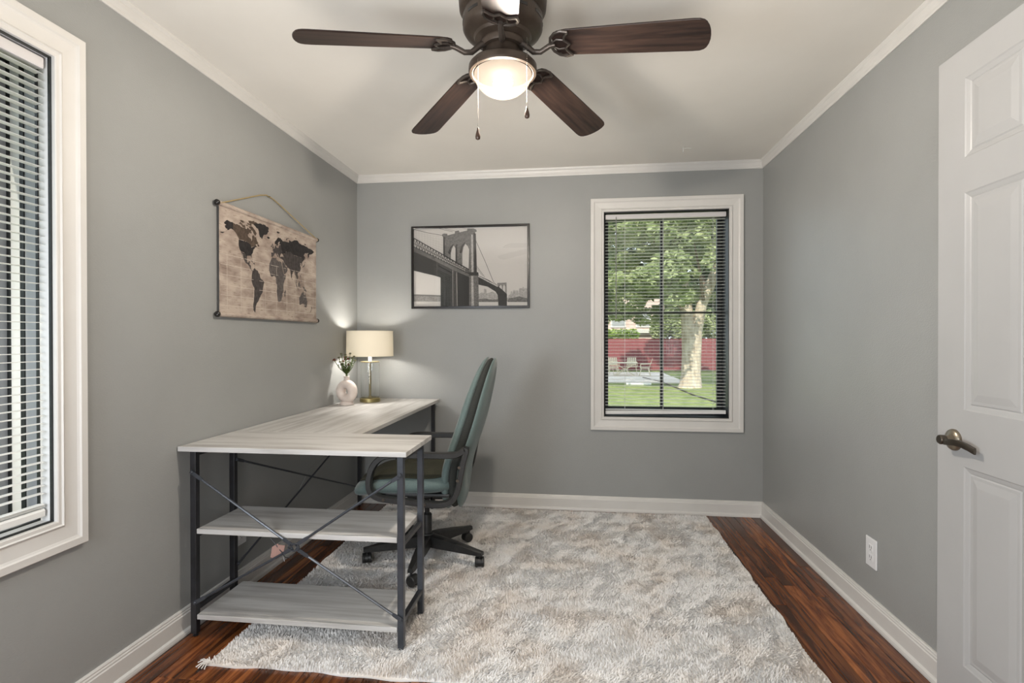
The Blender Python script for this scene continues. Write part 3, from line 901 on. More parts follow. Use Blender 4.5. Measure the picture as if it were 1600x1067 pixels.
# ------------------------------------------------------------------ hanging wall map
mp_ = thing('hanging_wall_map', (XL, 2.64, 1.32), 'fabric world map scroll hanging by a tan cord on the left wall', 'map')
Y0, Y1, Z0, Z1 = 2.186, 3.095, 1.322, 1.832
XM = -1.594
mcloth = bpy.data.materials.new('antique_map_cloth'); mcloth.use_nodes = True
nt = mcloth.node_tree; p = nt.nodes['Principled BSDF']; p.inputs['Roughness'].default_value = .85
tc = nt.nodes.new('ShaderNodeTexCoord')
nz = nt.nodes.new('ShaderNodeTexNoise'); nz.inputs['Scale'].default_value = 9; nz.inputs['Detail'].default_value = 6
mpn = nt.nodes.new('ShaderNodeMapping'); mpn.inputs['Scale'].default_value = (1, 1, 2.2)
nt.links.new(tc.outputs['Object'], mpn.inputs[0]); nt.links.new(mpn.outputs[0], nz.inputs[0])
cr = nt.nodes.new('ShaderNodeValToRGB')
cr.color_ramp.elements[0].position = .34; cr.color_ramp.elements[0].color = srgb(140, 124, 114)
cr.color_ramp.elements[1].position = .62; cr.color_ramp.elements[1].color = srgb(182, 168, 156)
nt.links.new(nz.outputs[0], cr.inputs[0])
# fine printed dashes like text lines
mp2 = nt.nodes.new('ShaderNodeMapping'); mp2.inputs['Scale'].default_value = (1, 28, 190)
nt.links.new(tc.outputs['Object'], mp2.inputs[0])
nz2 = nt.nodes.new('ShaderNodeTexNoise'); nz2.inputs['Scale'].default_value = 1; nz2.inputs['Detail'].default_value = 2
nt.links.new(mp2.outputs[0], nz2.inputs[0])
cr2 = nt.nodes.new('ShaderNodeValToRGB')
cr2.color_ramp.elements[0].position = .60; cr2.color_ramp.elements[0].color = (1, 1, 1, 1)
cr2.color_ramp.elements[1].position = .72; cr2.color_ramp.elements[1].color = (.55, .5, .47, 1)
nt.links.new(nz2.outputs[0], cr2.inputs[0])
mx = nt.nodes.new('ShaderNodeMix'); mx.data_type = 'RGBA'; mx.blend_type = 'MULTIPLY'; mx.inputs[0].default_value = 1
nt.links.new(cr.outputs[0], mx.inputs[6]); nt.links.new(cr2.outputs[0], mx.inputs[7]); nt.links.new(mx.outputs[2], p.inputs['Base Color'])
def sag(y): return .004 * math.sin((y - Y0) / (Y1 - Y0) * PI) + .0015 * math.sin(y * 17)
mb = MB(); n = 24
r1, r2 = [], []
rings = []
for i in range(n + 1):
    y = Y0 + .010 + (Y1 - Y0 - .020) * i / n
    x = XM + sag(y)
    rings.append([(x, y, Z0 + .012), (x + .0012, y, Z0 + .012), (x + .0012, y, Z1 - .004), (x, y, Z1 - .004)])
mb.loft(rings)
cloth = mb.build('map_cloth', mcloth, mp_, smooth=True)
for zz, nm in ((Z1, 't'), (Z0 + .008, 'b')):
    ro = MB().tube([(XM + .001, Y0 + .004, zz), (XM + .001, Y1 - .004, zz)], .0115, 14).build('hanging_rod', mcloth, mp_, smooth=True)
    for yy in (Y0 - .005, Y1 + .004):
        MB().lathe([(0, -.010), (.009, -.009), (.0135, -.003), (.0135, .003), (.009, .009), (0, .010)], (XM + .001, yy, zz), 16, 'y').build('rod_knob', M['knob'], ro, smooth='all')
MB().tube([(XM + .010, Y0 + .004, Z1 - .002), (XL + .008, 2.52, 1.955), (XL + .006, 2.58, 1.972), (XL + .006, 2.64, 1.968), (XL + .008, 2.70, 1.952), (XM + .010, Y1 - .002, Z1 - .002)], .0030, 7).build('hanging_cord', M['cord'], mp_, smooth=True)
MB().tube([(XL, 2.60, 1.968), (XL + .016, 2.60, 1.970)], .002, 6).build('nail', M['brass_d'], mp_)
inks = {}
def ink(name, col):
    if name not in inks:
        c2 = tuple(min(1, v * 1.9 + .006) for v in col[:3]) + (1,)
        inks[name] = mat('map_ink_' + name, col, .85, color2=c2, scale=(60, 60, 60), detail=5)
    return inks[name]
dk, br, gy, gl = (.010, .008, .008, 1), (.050, .034, .024, 1), (.034, .028, .027, 1), (.065, .056, .053, 1)
LANDS = {
 'alaska': (dk, [[(-168,66),(-165,68),(-162,70),(-156,71),(-148,70),(-141,70),(-141,60),(-146,61),(-151,60),(-154,58),(-162,55),(-164,54),(-159,57),(-158,59),(-162,59),(-165,61),(-165,63),(-161,64),(-166,65)], [(-179,52),(-172,53),(-166,54),(-167,53),(-175,51)]]),
 'canada': (br, [[(-141,70),(-134,69),(-128,70),(-115,68),(-108,68),(-96,68),(-94,71),(-90,69),(-82,69),(-82,66),(-87,64),(-94,60),(-92,57),(-82,55),(-80,51),(-78,55),(-78,60),(-73,62),(-69,59),(-65,60),(-60,54),(-56,52),(-60,50),(-66,50),(-65,47),(-60,46),(-66,44),(-68,47),(-71,45),(-76,44),(-82,42),(-83,46),(-90,48),(-95,49),(-123,49),(-130,55),(-137,59),(-141,60)],
     [(-125,72),(-118,75),(-110,73),(-116,71)], [(-115,70),(-105,73),(-101,69),(-110,68.5)], [(-90,73),(-80,74),(-68,70),(-62,66),(-66,62),(-72,64),(-76,68),(-88,70)], [(-95,77),(-80,77),(-80,75),(-95,75)], [(-120,77),(-108,78),(-105,75),(-117,75.5)], [(-92,81),(-75,83),(-62,82.5),(-76,78),(-88,77.5)], [(-100,74),(-92,74),(-92,72),(-100,72)], [(-59,51),(-53,49),(-54,46.5),(-59,47.5)], [(-86,65),(-80,66),(-81,63),(-87,63.5)]]),
 'america': (dk, [[(-124,48.5),(-95,48.7),(-90,47.7),(-83,45.7),(-82,41.7),(-76,43.7),(-71,44.7),(-68,46.7),(-67,45),(-70,42),(-74,40),(-76,35),(-81,31),(-80,26),(-82,28),(-84,30),(-90,29),(-97,28),(-97,26),(-101,29),(-106,32),(-117,32.5),(-121,35),(-124,40)]]),
 'mexico': (gy, [[(-117,32.2),(-106,31.7),(-101,28.7),(-97,25.7),(-97,22),(-95,18),(-91,19),(-90,21),(-87,21),(-88,16),(-83,15),(-83,10),(-79,9),(-77,8),(-80,7),(-85,10),(-88,13),(-94,16),(-101,17),(-105,20),(-109,25),(-113,31),(-110,23),(-115,30)], [(-85,22),(-80,23),(-75,20),(-78,20.5)], [(-74,20),(-69,19.5),(-70,18),(-74,18.3)]]),
 'south_america': (gy, [[(-77,8),(-72,12),(-62,10),(-52,5),(-50,0),(-44,-3),(-35,-6),(-39,-14),(-41,-22),(-48,-27),(-54,-34),(-58,-38),(-62,-40),(-66,-45),(-67,-50),(-68,-55),(-74,-52),(-75,-46),(-73,-38),(-71,-30),(-70,-18),(-76,-14),(-81,-6),(-80,0)]]),
 'greenland': (dk, [[(-73,78),(-66,81),(-60,82),(-45,83),(-35,83.5),(-24,82),(-18,80),(-20,77),(-18,75),(-22,73),(-24,70),(-32,68),(-38,66),(-41,62),(-43,60),(-50,62),(-53,66),(-54,70),(-57,74),(-66,76)], [(-24,66),(-16,66.5),(-14,65),(-18,63.5),(-23,64)]]),
 'europe': (gy, [[(-9,43),(-9,37),(-5,36),(0,39),(4,43),(8,44),(12,42),(16,38),(18,40),(13,45),(19,42),(23,37),(26,41),(29,45),(35,46),(40,45),(40,56),(28,60),(22,58),(20,54),(10,54),(8,57),(4,51),(-4,48),(-1,46),(-1,43)], [(-5,50),(1,51),(0,53),(-2,56),(-4,58.5),(-6,56.5),(-3,54)], [(-10,52),(-6,52),(-6,55),(-10,54)]]),
 'scandinavia': (dk, [[(5,59),(5,62),(12,66),(18,70),(28,71),(40,67),(38,64),(31,60),(23,60),(25,65),(21,64),(17,61),(18,59),(13,56),(11,59)], [(12,79),(20,80),(26,79),(17,77)]]),
 'russia': (dk, [[(40,67),(45,68),(55,68),(66,69),(68,73),(73,72),(80,72),(88,75),(100,77),(108,77),(113,74),(130,72),(140,72.5),(150,71.5),(160,70),(170,69.5),(180,69),(188,66.5),(180,62.5),(172,60),(163,58),(163,55),(157,51),(155,58),(160,61.5),(152,59.5),(142,59),(136,54.5),(141,52),(139,47),(131,43),(131,48),(120,50),(108,50),(98,50),(88,49.5),(75,54),(60,52),(50,51),(47,47),(40,46),(36,47),(29,58),(30,66)],
     [(52,71),(56,74.5),(68,76.5),(60,75),(55,71)], [(142,53),(144,50),(143,46),(141.5,50)], [(96,79.5),(104,79),(98,81)], [(138,75.5),(148,75),(142,74)]]),
 'asia': (gy, [[(36,46.5),(47,47),(50,51),(60,52),(75,54),(88,49.5),(98,50),(108,50),(120,50),(131,48),(131,43),(128,40),(129,36),(126,34.5),(125,39),(121,39),(118,39),(122,37),(119,35),(122,31),(121,28),(117,23.5),(108,21.5),(106,18.5),(109,14),(109,11.5),(105,9),(104,10.5),(100.5,13.5),(100,9),(103,4),(103,1.5),(100.5,5),(98.3,9),(98,15),(94.5,16),(91.5,22.5),(87,21.5),(80,15.5),(80,12),(77.5,8),(75,12),(73,18),(72,21),(67,24.5),(57,26),(51,29),(48,30),(36,36.8),(27,37),(26,40),(35,42),(41,41.5)]]),
 'arabia': (gl, [[(36,34),(48,30),(50,26),(56,26),(59.5,22.5),(55,17),(45,13),(43,13.5),(39,21),(35,28)], [(92,20),(94,16),(98,16),(98.5,10),(99.5,14),(100,20),(96,25)]]),
 'africa': (gl, [[(-6,35.5),(10,37),(11,33.5),(20,31),(23,32.5),(32,31),(35,25),(37.5,18),(43,11.5),(51,11.5),(48,5),(41,-2),(39.5,-6),(40.5,-15),(35,-21),(35.5,-24),(32.5,-27),(30,-31.5),(25,-34),(19,-34.5),(15,-27),(12,-17),(13.5,-10),(9,-2),(9.5,4),(4,6.5),(-4,5),(-8,4.5),(-13,9),(-17,14.5),(-16.5,21),(-13,27.5),(-9.5,31)], [(49,-12.5),(50.3,-15.5),(47,-25),(44,-24),(44,-17)]]),
 'islands': (gl, [[(95,5.5),(99,3),(106,-6),(102,-4)], [(105.5,-6.3),(114,-8),(106,-7.5)], [(109,1.5),(117,7),(118,1),(116,-4),(110,-3)], [(120,1),(125,1.5),(121,-1),(123,-5),(119.5,-4)], [(131,-1),(138,-2),(147,-6.5),(150,-10),(143,-8.5),(138,-8)], [(120,18.5),(122,18),(124,13),(120.5,14)], [(122,9.5),(126,9),(125.5,6)], [(130,31.5),(136,34),(140,35.5),(141.5,39),(140,41),(139,37.5),(132,34.5)], [(140,42),(144,44.2),(145,43),(141,42)], [(80,9.5),(82,7.5),(80,6)]]),
 'australia': (gl, [[(114,-22),(122,-18),(126,-14),(130,-12),(136.5,-12),(136,-15.5),(140.5,-17.5),(142.5,-11),(146,-18.5),(150,-22.5),(153.5,-28),(151,-34),(147,-38.5),(140.5,-38),(137.5,-33),(131,-31.5),(124,-33.5),(115.5,-34.5),(115,-28)], [(145,-41),(148,-41),(147,-43.5)], [(173,-35),(178,-38),(175,-41.5),(174,-38.5)], [(172.5,-41),(174,-42),(170.5,-46),(167,-46)]]),
}
for nm, (col, polys) in LANDS.items():
    for pl in polys:
        mb = MB()
        # roughen the coastline
        q = []
        for i in range(len(pl)):
            a = pl[i]; b = pl[(i + 1) % len(pl)]
            q.append(a)
            L = math.hypot(b[0] - a[0], b[1] - a[1])
            k = int(L / 3.0)
            for j in range(1, k):
                s = j / k
                amp = .9 if nm not in ('america',) else .35
                q.append((a[0] + (b[0] - a[0]) * s + random.uniform(-amp, amp), a[1] + (b[1] - a[1]) * s + random.uniform(-amp, amp)))
        def fm(lo, la, d):
            y = 2.226 + (lo + 168) * .00233; y = min(y, Y1 - .011)
            y = max(y, Y0 + .011)
            return (XM + sag(y) + .0012 + d, y, 1.350 + (la + 55) * .0033)
        mb.poly(q, fm, .0002, .0006 + .0001 * (list(LANDS).index(nm) % 3))
        ob = mb.build('map_land', ink(nm, col), cloth)
mb = MB()
for k in range(9):
    y = Y0 + .06 + k * .100
    mb.box(XM + sag(y) + .0013, XM + sag(y) + .0016, y - .0008, y + .0008, Z0 + .03, 1.62 if k < 3 or k > 3 else 1.50)
for k in range(6):
    z = 1.372 + k * .047
    for j in range(18):
        ya = Y0 + .015 + j * .0487; yb = ya + .0487
        xa = XM + max(sag(ya), sag(yb)) + .0013
        mb.box(xa, xa + .0003, ya, min(yb, Y1 - .012), z - .0008, z + .0008)
mb.build('map_grid', mat('map_grid_ink', srgb(205, 194, 182), .85), cloth)

# ------------------------------------------------------------------ framed bridge photograph
PX0, PX1, PZ0, PZ1 = -1.187, -.318, 1.438, 2.039
pic = thing('framed_photograph', (-.75, YB, PZ0), 'black framed black-and-white photograph of a suspension bridge on the back wall', 'picture')
mb = MB()
fw_ = .0165
prof = [(0, .004), (0, .022), (.002, .024), (fw_ - .002, .024), (fw_, .022), (fw_, .0)]
frame_ring(mb, (PX0 + fw_, PX1 - fw_, PZ0 + fw_, PZ1 - fw_), prof, f_back)
mb.build('frame', M['knob'], pic)
U = lambda u: PX0 + fw_ + (u - 112) / 1174.0 * (PX1 - PX0 - 2 * fw_)
def W_(u, v):
    top = 150 - (u - 112) / 1174 * 24; bot = 957 - (u - 112) / 1174 * 12
    return PZ1 - fw_ - (v - top) / (bot - top) * (PZ1 - PZ0 - 2 * fw_)
def cl(u, v):
    u = min(max(u, 112), 1286)
    x = U(u); z = min(max(W_(u, v), PZ0 + fw_), PZ1 - fw_)
    return x, z
pm = {}
def ptone(g, tex=0.0, name=None):
    key = (round(g, 3), tex)
    if key not in pm:
        cc = srgb(g, g * .985, g * .965)
        if tex:
            c2 = srgb(min(255, g * (1 + tex)), min(255, g * (1 + tex)) * .985, min(255, g * (1 + tex)) * .965)
            pm[key] = mat('print_grey_%d' % int(g), cc, .7, color2=c2, scale=(90, 90, 140), detail=5)
        else:
            pm[key] = mat('print_grey_%d' % int(g), cc, .7)
    return pm[key]
prt = MB().box(PX0 + fw_, PX1 - fw_, YB - .006, YB - .003, PZ0 + fw_, PZ1 - fw_).build('photo_print', ptone(192), pic)
layer = [0]
def shape(name, polys, g, tex=0.0):
    layer[0] += 1
    d = .006 + .00012 * layer[0]
    mb = MB()
    for pl in polys:
        pts = [cl(u, v) for u, v in pl]
        mb.poly(pts, lambda a, z, o: (a, YB - o, z), d - .0001, d)
    return mb.build(name, ptone(g, tex), prt)
def strip_(a, b, w):
    dx, dy = b[0] - a[0], b[1] - a[1]; L = math.hypot(dx, dy); nx_, ny_ = -dy / L * w / 2, dx / L * w / 2
    return [(a[0] + nx_, a[1] + ny_), (b[0] + nx_, b[1] + ny_), (b[0] - nx_, b[1] - ny_), (a[0] - nx_, a[1] - ny_)]
shape('water', [[(112, 905), (1286, 905), (1286, 960), (112, 960)]], 196)
shape('shoreline', [[(112, 840), (400, 850), (400, 905), (112, 905)], [(780, 860), (1286, 865), (1286, 905), (780, 905)]], 120, .3)
shape('water_glare', [[(112, 590), (400, 650), (400, 838), (112, 826)]], 205)
shape('skyline', [[(785, 905), (785, 830), (815, 810), (838, 815), (842, 770), (866, 775), (870, 820), (905, 810), (930, 800), (985, 830), (985, 905)],
                  [(1090, 905), (1090, 840), (1112, 830), (1115, 800), (1130, 798), (1135, 825), (1142, 785), (1192, 790), (1196, 820), (1203, 768), (1236, 765), (1240, 745), (1250, 765), (1286, 768), (1286, 905)]], 138, .25)
shape('trees', [[(785, 908), (790, 880), (850, 872), (920, 885), (985, 880), (985, 908)], [(1085, 908), (1095, 870), (1150, 862), (1200, 850), (1286, 870), (1286, 908)]], 78, .5)
# fine suspension wires
mesh_lines = []
for k in range(10): mesh_lines.append(strip_((135 + k * 30, 160 + k * 9), (135 + k * 30, 265 + k * 18), 1.6))
for k in range(7): mesh_lines.append(strip_((112, 190 + k * 16), (420, 235 + k * 28), 1.2))
shape('fine_wires', mesh_lines, 160)
shape('cables', [strip_((112, 152), (260, 190), 5), strip_((260, 190), (420, 218), 4.5), strip_((380, 146), (520, 180), 4), strip_((440, 146), (560, 176), 3), strip_((620, 140), (680, 158), 3),
                 strip_((758, 270), (860, 500), 5), strip_((860, 500), (940, 700), 5), strip_((940, 700), (985, 745), 4), strip_((770, 540), (850, 650), 4), strip_((770, 560), (830, 640), 3)], 82)
shape('far_tower', [[(978, 712), (1074, 706), (1076, 835), (985, 830)]], 105, .3)
shape('far_tower_arch', [[(1000, 800), (1002, 748), (1016, 728), (1026, 750), (1026, 800)], [(1036, 810), (1038, 748), (1050, 728), (1060, 750), (1060, 815)]], 186)
shape('far_span', [[(780, 630), (890, 680), (985, 742), (1040, 790), (1078, 828), (1078, 945), (990, 945), (984, 838), (960, 800), (880, 750), (782, 728)]], 34, .6)
shape('far_rail', [strip_((782, 640), (985, 748), 12)], 150, .3)
shape('tower', [[(410, 205), (430, 196), (462, 200), (466, 216), (540, 198), (545, 172), (585, 166), (590, 186), (672, 166), (672, 146), (735, 146), (765, 160), (770, 178), (752, 186), (760, 300), (766, 400), (770, 600), (785, 630), (790, 960), (684, 960), (684, 640), (655, 630), (650, 560), (420, 430), (420, 235), (408, 220)]], 78, .5)
shape('tower_shade', [[(420, 235), (436, 232), (440, 430), (420, 420)], [(545, 330), (566, 300), (566, 520), (547, 500)], [(735, 190), (760, 200), (770, 600), (742, 600)], [(470, 400), (490, 340), (530, 300), (528, 318), (505, 350), (496, 420)], [(590, 400), (606, 330), (650, 280), (648, 300), (625, 340), (612, 400)]], 40, .5)
shape('tower_light', [[(712, 210), (730, 210), (734, 600), (714, 600)], [(712, 640), (732, 640), (740, 950), (714, 950)]], 142, .3)
shape('arch_opening', [[(500, 470), (500, 400), (512, 355), (530, 322), (548, 350), (548, 500)], [(620, 540), (620, 400), (632, 340), (652, 306), (676, 330), (690, 365), (684, 575)]], 184)
shape('cornice', [[(650, 600), (785, 600), (788, 634), (655, 634)]], 34, .4)
shape('deck', [[(112, 372), (330, 468), (515, 560), (690, 650), (690, 960), (392, 960), (392, 655), (328, 635), (112, 583)]], 24, .8)
shape('deck_face', [[(112, 330), (330, 440), (520, 535), (690, 610), (690, 650), (520, 575), (330, 480), (112, 385)]], 72, .5)
shape('pier_light', [strip_((560, 600), (565, 955), 8), strip_((520, 580), (522, 955), 6)], 120, .3)
tr = []
for k in range(19):
    u0 = 112 + k * 29; s = (u0 - 112) / 568
    tp = 248 + s * 325; bt = 335 + s * 280
    s2 = (u0 + 29 - 112) / 568; tp2 = 248 + s2 * 325; bt2 = 335 + s2 * 280
    tr += [strip_((u0, tp), (u0 + 29, bt2), 4), strip_((u0, bt), (u0 + 29, tp2), 4), strip_((u0, tp), (u0, bt), 4)]
tr += [strip_((112, 246), (690, 573), 10), strip_((112, 300), (690, 595), 5), strip_((112, 335), (690, 615), 8), strip_((112, 395), (690, 655), 5)]
shape('truss', tr, 36)
shape('horizon_bar', [[(112, 832), (392, 840), (392, 852), (112, 844)]], 110)
MB().box(PX0 + fw_, PX1 - fw_, YB - .0135, YB - .0125, PZ0 + fw_, PZ1 - fw_).build('glazing', M['picture_glass'], pic)

# ------------------------------------------------------------------ office chair
CH = (-.805, 2.80)
ch = thing('office_chair', (CH[0], CH[1], 0), 'teal fabric swivel office chair with black plastic arms at the desk', 'chair', rotz=math.radians(90 + 4))
# local frame: +y forward (towards the wall on the left), x to the side
def cushion(mb, outline, top, bot, fn, nr=9, nt_=48):
    rings = []
    rh = [math.sin(PI / 2 * i / nr) for i in range(1, nr + 1)]
    def ring(r, fz):
        return [fn(outline(2 * PI * k / nt_)[0] * r, outline(2 * PI * k / nt_)[1] * r, fz(r)) for k in range(nt_)]
    for r in rh[:-1]: rings.append(ring(max(r, .03), top))
    rings.append(ring(1.0, lambda r: (top(.9999) + bot(.9999)) / 2 if False else 0))
    for r in reversed(rh[:-1]): rings.append(ring(max(r, .03), bot))
    mb.loft(rings)
def sup(a, b, n):
    def f(t):
        c, s = math.cos(t), math.sin(t)
        return (a * math.copysign(abs(c) ** (2 / n), c), b * math.copysign(abs(s) ** (2 / n), s))
    return f
def zsurf(T, p): return lambda r: T * (max(0, 1 - r ** p)) ** .5
# seat
def seat_map(x, y, z):
    f = max(0, y - .08)
    return (x, y + .080, .470 + z - f * f * 1.25 - .012 * y)
mb = MB(); cushion(mb, sup(.250, .290, 3.4), zsurf(.048, 7), lambda r: -zsurf(.050, 7)(r), seat_map, nr=12, nt_=64)
mb.build('seat', M['teal'], ch, smooth='all', local=True)
mb = MB(); cushion(mb, sup(.226, .264, 3.4), zsurf(.014, 3.0), lambda r: -.004 if r < 1 else 0, lambda x, y, z: seat_map(x, y, z + .0415 + .004 * math.cos(x * 30) * math.cos(y * 26)), nr=12, nt_=64)
mb.build('seat_pad', M['olive'], ch, smooth='all', local=True)['label'] = 'dark olive tufted top of the seat'
MB().box(-.20, .20, -.16, .24, .405, .424).build('seat_plate', M['plastic'], ch, bevel=.006, local=True)
mb = MB().box(-.055, .055, -.11, .10, .350, .408); mb.build('tilt_mechanism', M['plastic'], ch, bevel=.010, local=True)
MB().tube([(.04, -.02, .372), (-.14, -.05, .372), (-.18, -.06, .368)], .005, 8).build('lever_rod', M['plastic'], ch, local=True)
MB().lathe([(0, -.022), (.010, -.02), (.013, 0), (.010, .02), (0, .022)], (-.185, -.065, .367), 12).build('lever_paddle', M['plastic'], ch, smooth='all', local=True)
# backrest. spine gives (y, z) with y negative behind the seat
def spine(v):   # v in -1..1
    z = .715 + v * .405
    t = (v + 1) / 2
    y = -.150 - .195 * t ** 1.25 + .020 * math.exp(-((t - .30) / .18) ** 2)
    return y, z
def back_map(off, zoff=0.0):
    def f(x, v, d):
        y, z = spine(v)
        wrap = .035 * (x / .23) ** 2
        o2 = off * (1 - .35 * max(0, v) ** 2)
        return (x, y + d * (1 - .25 * max(0, v) ** 2) + o2 + wrap * .5, z)
    return f
def back_outline(w, h):
    def f(t):
        c, s = math.cos(t), math.sin(t)
        n = 3.0
        x = w * math.copysign(abs(c) ** (2 / n), c); v = h * math.copysign(abs(s) ** (2 / n), s)
        x *= (1 - .12 * max(0, v))
        return (x, v)
    return f
mb = MB(); cushion(mb, back_outline(.232, 1.0), zsurf(.034, 8), lambda r: -.018 * (max(0, 1 - r ** 14)) ** .5, back_map(.012), nr=12, nt_=64)
mb.build('backrest', M['teal'], ch, smooth='all', local=True)
mb = MB(); cushion(mb, back_outline(.226, .984), lambda r: .022 * (max(0, 1 - r ** 16)) ** .5, lambda r: -.030 * (max(0, 1 - r ** 16)) ** .5, back_map(-.018), nr=10, nt_=64)
mb.build('backrest_gap_shade', M['shell'], ch, smooth='all', local=True)  # dark filler, gap shade put into its colour
mb = MB(); cushion(mb, back_outline(.228, .985), lambda r: .008 * (max(0, 1 - r ** 14)) ** .5, lambda r: -.028 * (max(0, 1 - r ** 6)) ** .5, back_map(-.050), nr=12, nt_=64)
mb.build('backrest_cover', M['teal'], ch, smooth='all', local=True)
# arms: closed moulded loops
path = [(-.255, .672), (-.215, .648), (-.16, .640), (0, .640), (.10, .640), (.155, .632), (.195, .605), (.222, .56), (.234, .50), (.225, .455), (.19, .428), (.14, .418), (.0, .404), (-.10, .395),
        (-.155, .402), (-.19, .425), (-.212, .47), (-.225, .53), (-.238, .60)]
# smooth the loop by Catmull-Rom
def crom(P, n=4):
    out = []
    m = len(P)
    for i in range(m):
        p0, p1, p2, p3 = P[i - 1], P[i], P[(i + 1) % m], P[(i + 2) % m]
        for k in range(n):
            t = k / n
            out.append(tuple(.5 * ((2 * p1[j]) + (-p0[j] + p2[j]) * t + (2 * p0[j] - 5 * p1[j] + 4 * p2[j] - p3[j]) * t * t + (-p0[j] + 3 * p1[j] - 3 * p2[j] + p3[j]) * t ** 3) for j in (0, 1)))
    return out
sec = [(-.011, -.022), (.011, -.022), (.015, -.014), (.015, .014), (.011, .022), (-.011, .022), (-.015, .014), (-.015, -.014)]
for sx in (-1, 1):
    pts = [(sx * .275, y, z) for y, z in crom(path)]
    mb = MB().sweep(pts, sec, (1, 0, 0), closed=True)
    a = mb.build('armrest', M['plastic'], ch, smooth=True, local=True)
    m2 = MB()
    for (y, z) in ((-.222, .585), (-.214, .520), (.155, .421), (-.05, .400)):
        m2.lathe([(0, .020), (.0075, .020), (.0075, .024), (.004, .0255), (0, .0255)], (sx * .275 if sx > 0 else sx * .275 - .0455 + .0, y, z), 10, 'x')
    m2.build('bolt', M['nickel_d'], a, local=True)
# column and base
MB().lathe([(0, .12), (.026, .12), (.026, .255), (.022, .26), (.014, .26), (.014, .355), (0, .355)], (0, 0, 0), 20).build('gas_column', M['plastic'], ch, smooth=True, local=True)
MB().lathe([(0, .085), (.034, .085), (.040, .095), (.040, .145), (.034, .155), (0, .155)], (0, 0, 0), 24).build('base_hub', M['plastic'], ch, smooth=True, local=True)
rot0 = math.radians(94)
for k in range(5):
    aw = math.radians(-90 + 72 * k + 2)
    a = aw - rot0
    c, s = math.cos(a), math.sin(a)
    R = .325
    def rad(r, w, z): return (c * r - s * w, s * r + c * w, z)
    secs = [(.02, .028, .086, .150), (.10, .026, .083, .142), (.22, .021, .080, .122), (.30, .018, .078, .106), (.338, .014, .080, .100)]
    rings = []
    for r, w, zl, zh in secs:
        rings.append([rad(r, -w, zl), rad(r, w, zl), rad(r, w * .95, zh - .006), rad(r, w * .6, zh), rad(r, -w * .6, zh), rad(r, -w * .95, zh - .006)])
    MB().loft(rings).build('base_leg', M['plastic'], ch, smooth=True, local=True)
    cx, cy = c * (R - .005), s * (R - .005)
    ca = a + 1.1 + k * .9
    wc, ws_ = math.cos(ca), math.sin(ca)
    # caster: hood plus twin wheels
    cs = MB()
    cs.tube([(cx, cy, .094), (cx, cy, .060)], .006, 8)
    def at(l, w, z): return (cx + wc * (l + .012) - ws_ * w, cy + ws_ * (l + .012) + wc * w, z)
    rings = []
    for w in (-.009, .009):
        ring = [at(.0275 * math.cos(t), w, .0395 + .0275 * math.sin(t)) for t in [math.radians(-20 + 240 * i / 12) for i in range(13)]]
        rings.append(ring)
    cs.loft(rings)
    co = cs.build('caster', M['plastic'], ch, smooth=True, local=True)
    for sg in (-1, 1):
        wb = MB(); rings = []
        for w, r in ((.009, .010), (.009, .0255), (.012, .0270), (.021, .0270), (.024, .0240), (.025, .010)):
            rings.append([at(r * math.cos(t), sg * w, .0395 + r * math.sin(t)) for t in [2 * PI * i / 20 for i in range(20)]])
        wb.loft(rings).build('wheel', M['plastic'], co, smooth=True, local=True)

# ------------------------------------------------------------------ ceiling fan
FX, FY = -.245, 1.795
fan = thing('ceiling_fan', (FX, FY, ZC), 'five-blade dark walnut ceiling fan with a lit frosted bowl light', 'ceiling fan')
c = (FX, FY, 0)
MB().lathe([(0, ZC), (.150, ZC), (.152, ZC - .004), (.152, ZC - .05), (.149, ZC - .085), (.144, ZC - .092), (.138, ZC - .096), (.134, ZC - .100), (0, ZC - .100)], c, 56).build('canopy', M['bronze'], fan, smooth=True)
mot = MB().lathe([(0, ZC - .100), (.134, ZC - .100), (.137, ZC - .108), (.137, ZC - .150), (.130, ZC - .162), (.112, ZC - .172), (.100, ZC - .176), (.096, ZC - .186), (.082, ZC - .192), (0, ZC - .192)], c, 56).build('motor_housing', M['bronze'], fan, smooth=True)
for k in range(10):
    a0 = 2 * PI * k / 10 + .1
    pts = [(FX + .1372 * math.cos(a0 + t * .34), FY + .1372 * math.sin(a0 + t * .34), ZC - .130) for t in (0, .2, .4, .6, .8, 1)]
    MB().sweep(pts, [(-.0008, -.005), (.0008, -.005), (.0008, .005), (-.0008, .005)], (0, 0, 1)).build('vent_slot', M['knob'], mot, smooth=True)
MB().lathe([(0, ZC - .192), (.074, ZC - .192), (.076, ZC - .200), (.070, ZC - .214), (0, ZC - .214)], c, 40).build('flywheel', M['bronze'], fan, smooth=True)
MB().lathe([(0, ZC - .214), (.056, ZC - .214), (.058, ZC - .220), (.058, ZC - .252), (.062, ZC - .258), (0, ZC - .258)], c, 40).build('switch_housing', M['bronze'], fan, smooth=True)
PZ = 2.150
MB().lathe([(0, ZC - .256), (.062, ZC - .256), (.085, ZC - .260), (.108, ZC - .268), (.117, PZ + .002), (.118, PZ - .016), (.115, PZ - .022), (.106, PZ - .024), (.100, PZ - .018), (0, PZ - .014)], c, 56).build('light_fitter', M['bronze'], fan, smooth=True)
MB().lathe([(0, PZ - .0195), (.1005, PZ - .0195), (.1005, PZ - .0215), (0, PZ - .0215)], c, 40).build('glare_disc', mat('black_glare_disc', (.0012, .0011, .001, 1), 1.0, spec=0.0), fan)  # added black disc, hides the overlit fitter behind the bowl
mb = MB(); rings = []
for k in range(1, 16):
    t = -PI / 2 + PI * k / 16
    rings.append([(FX + .032 * math.cos(t) * math.cos(2 * PI * i / 20), FY + .032 * math.cos(t) * math.sin(2 * PI * i / 20), 2.096 + .032 * math.sin(t)) for i in range(20)])
mb.loft(rings)
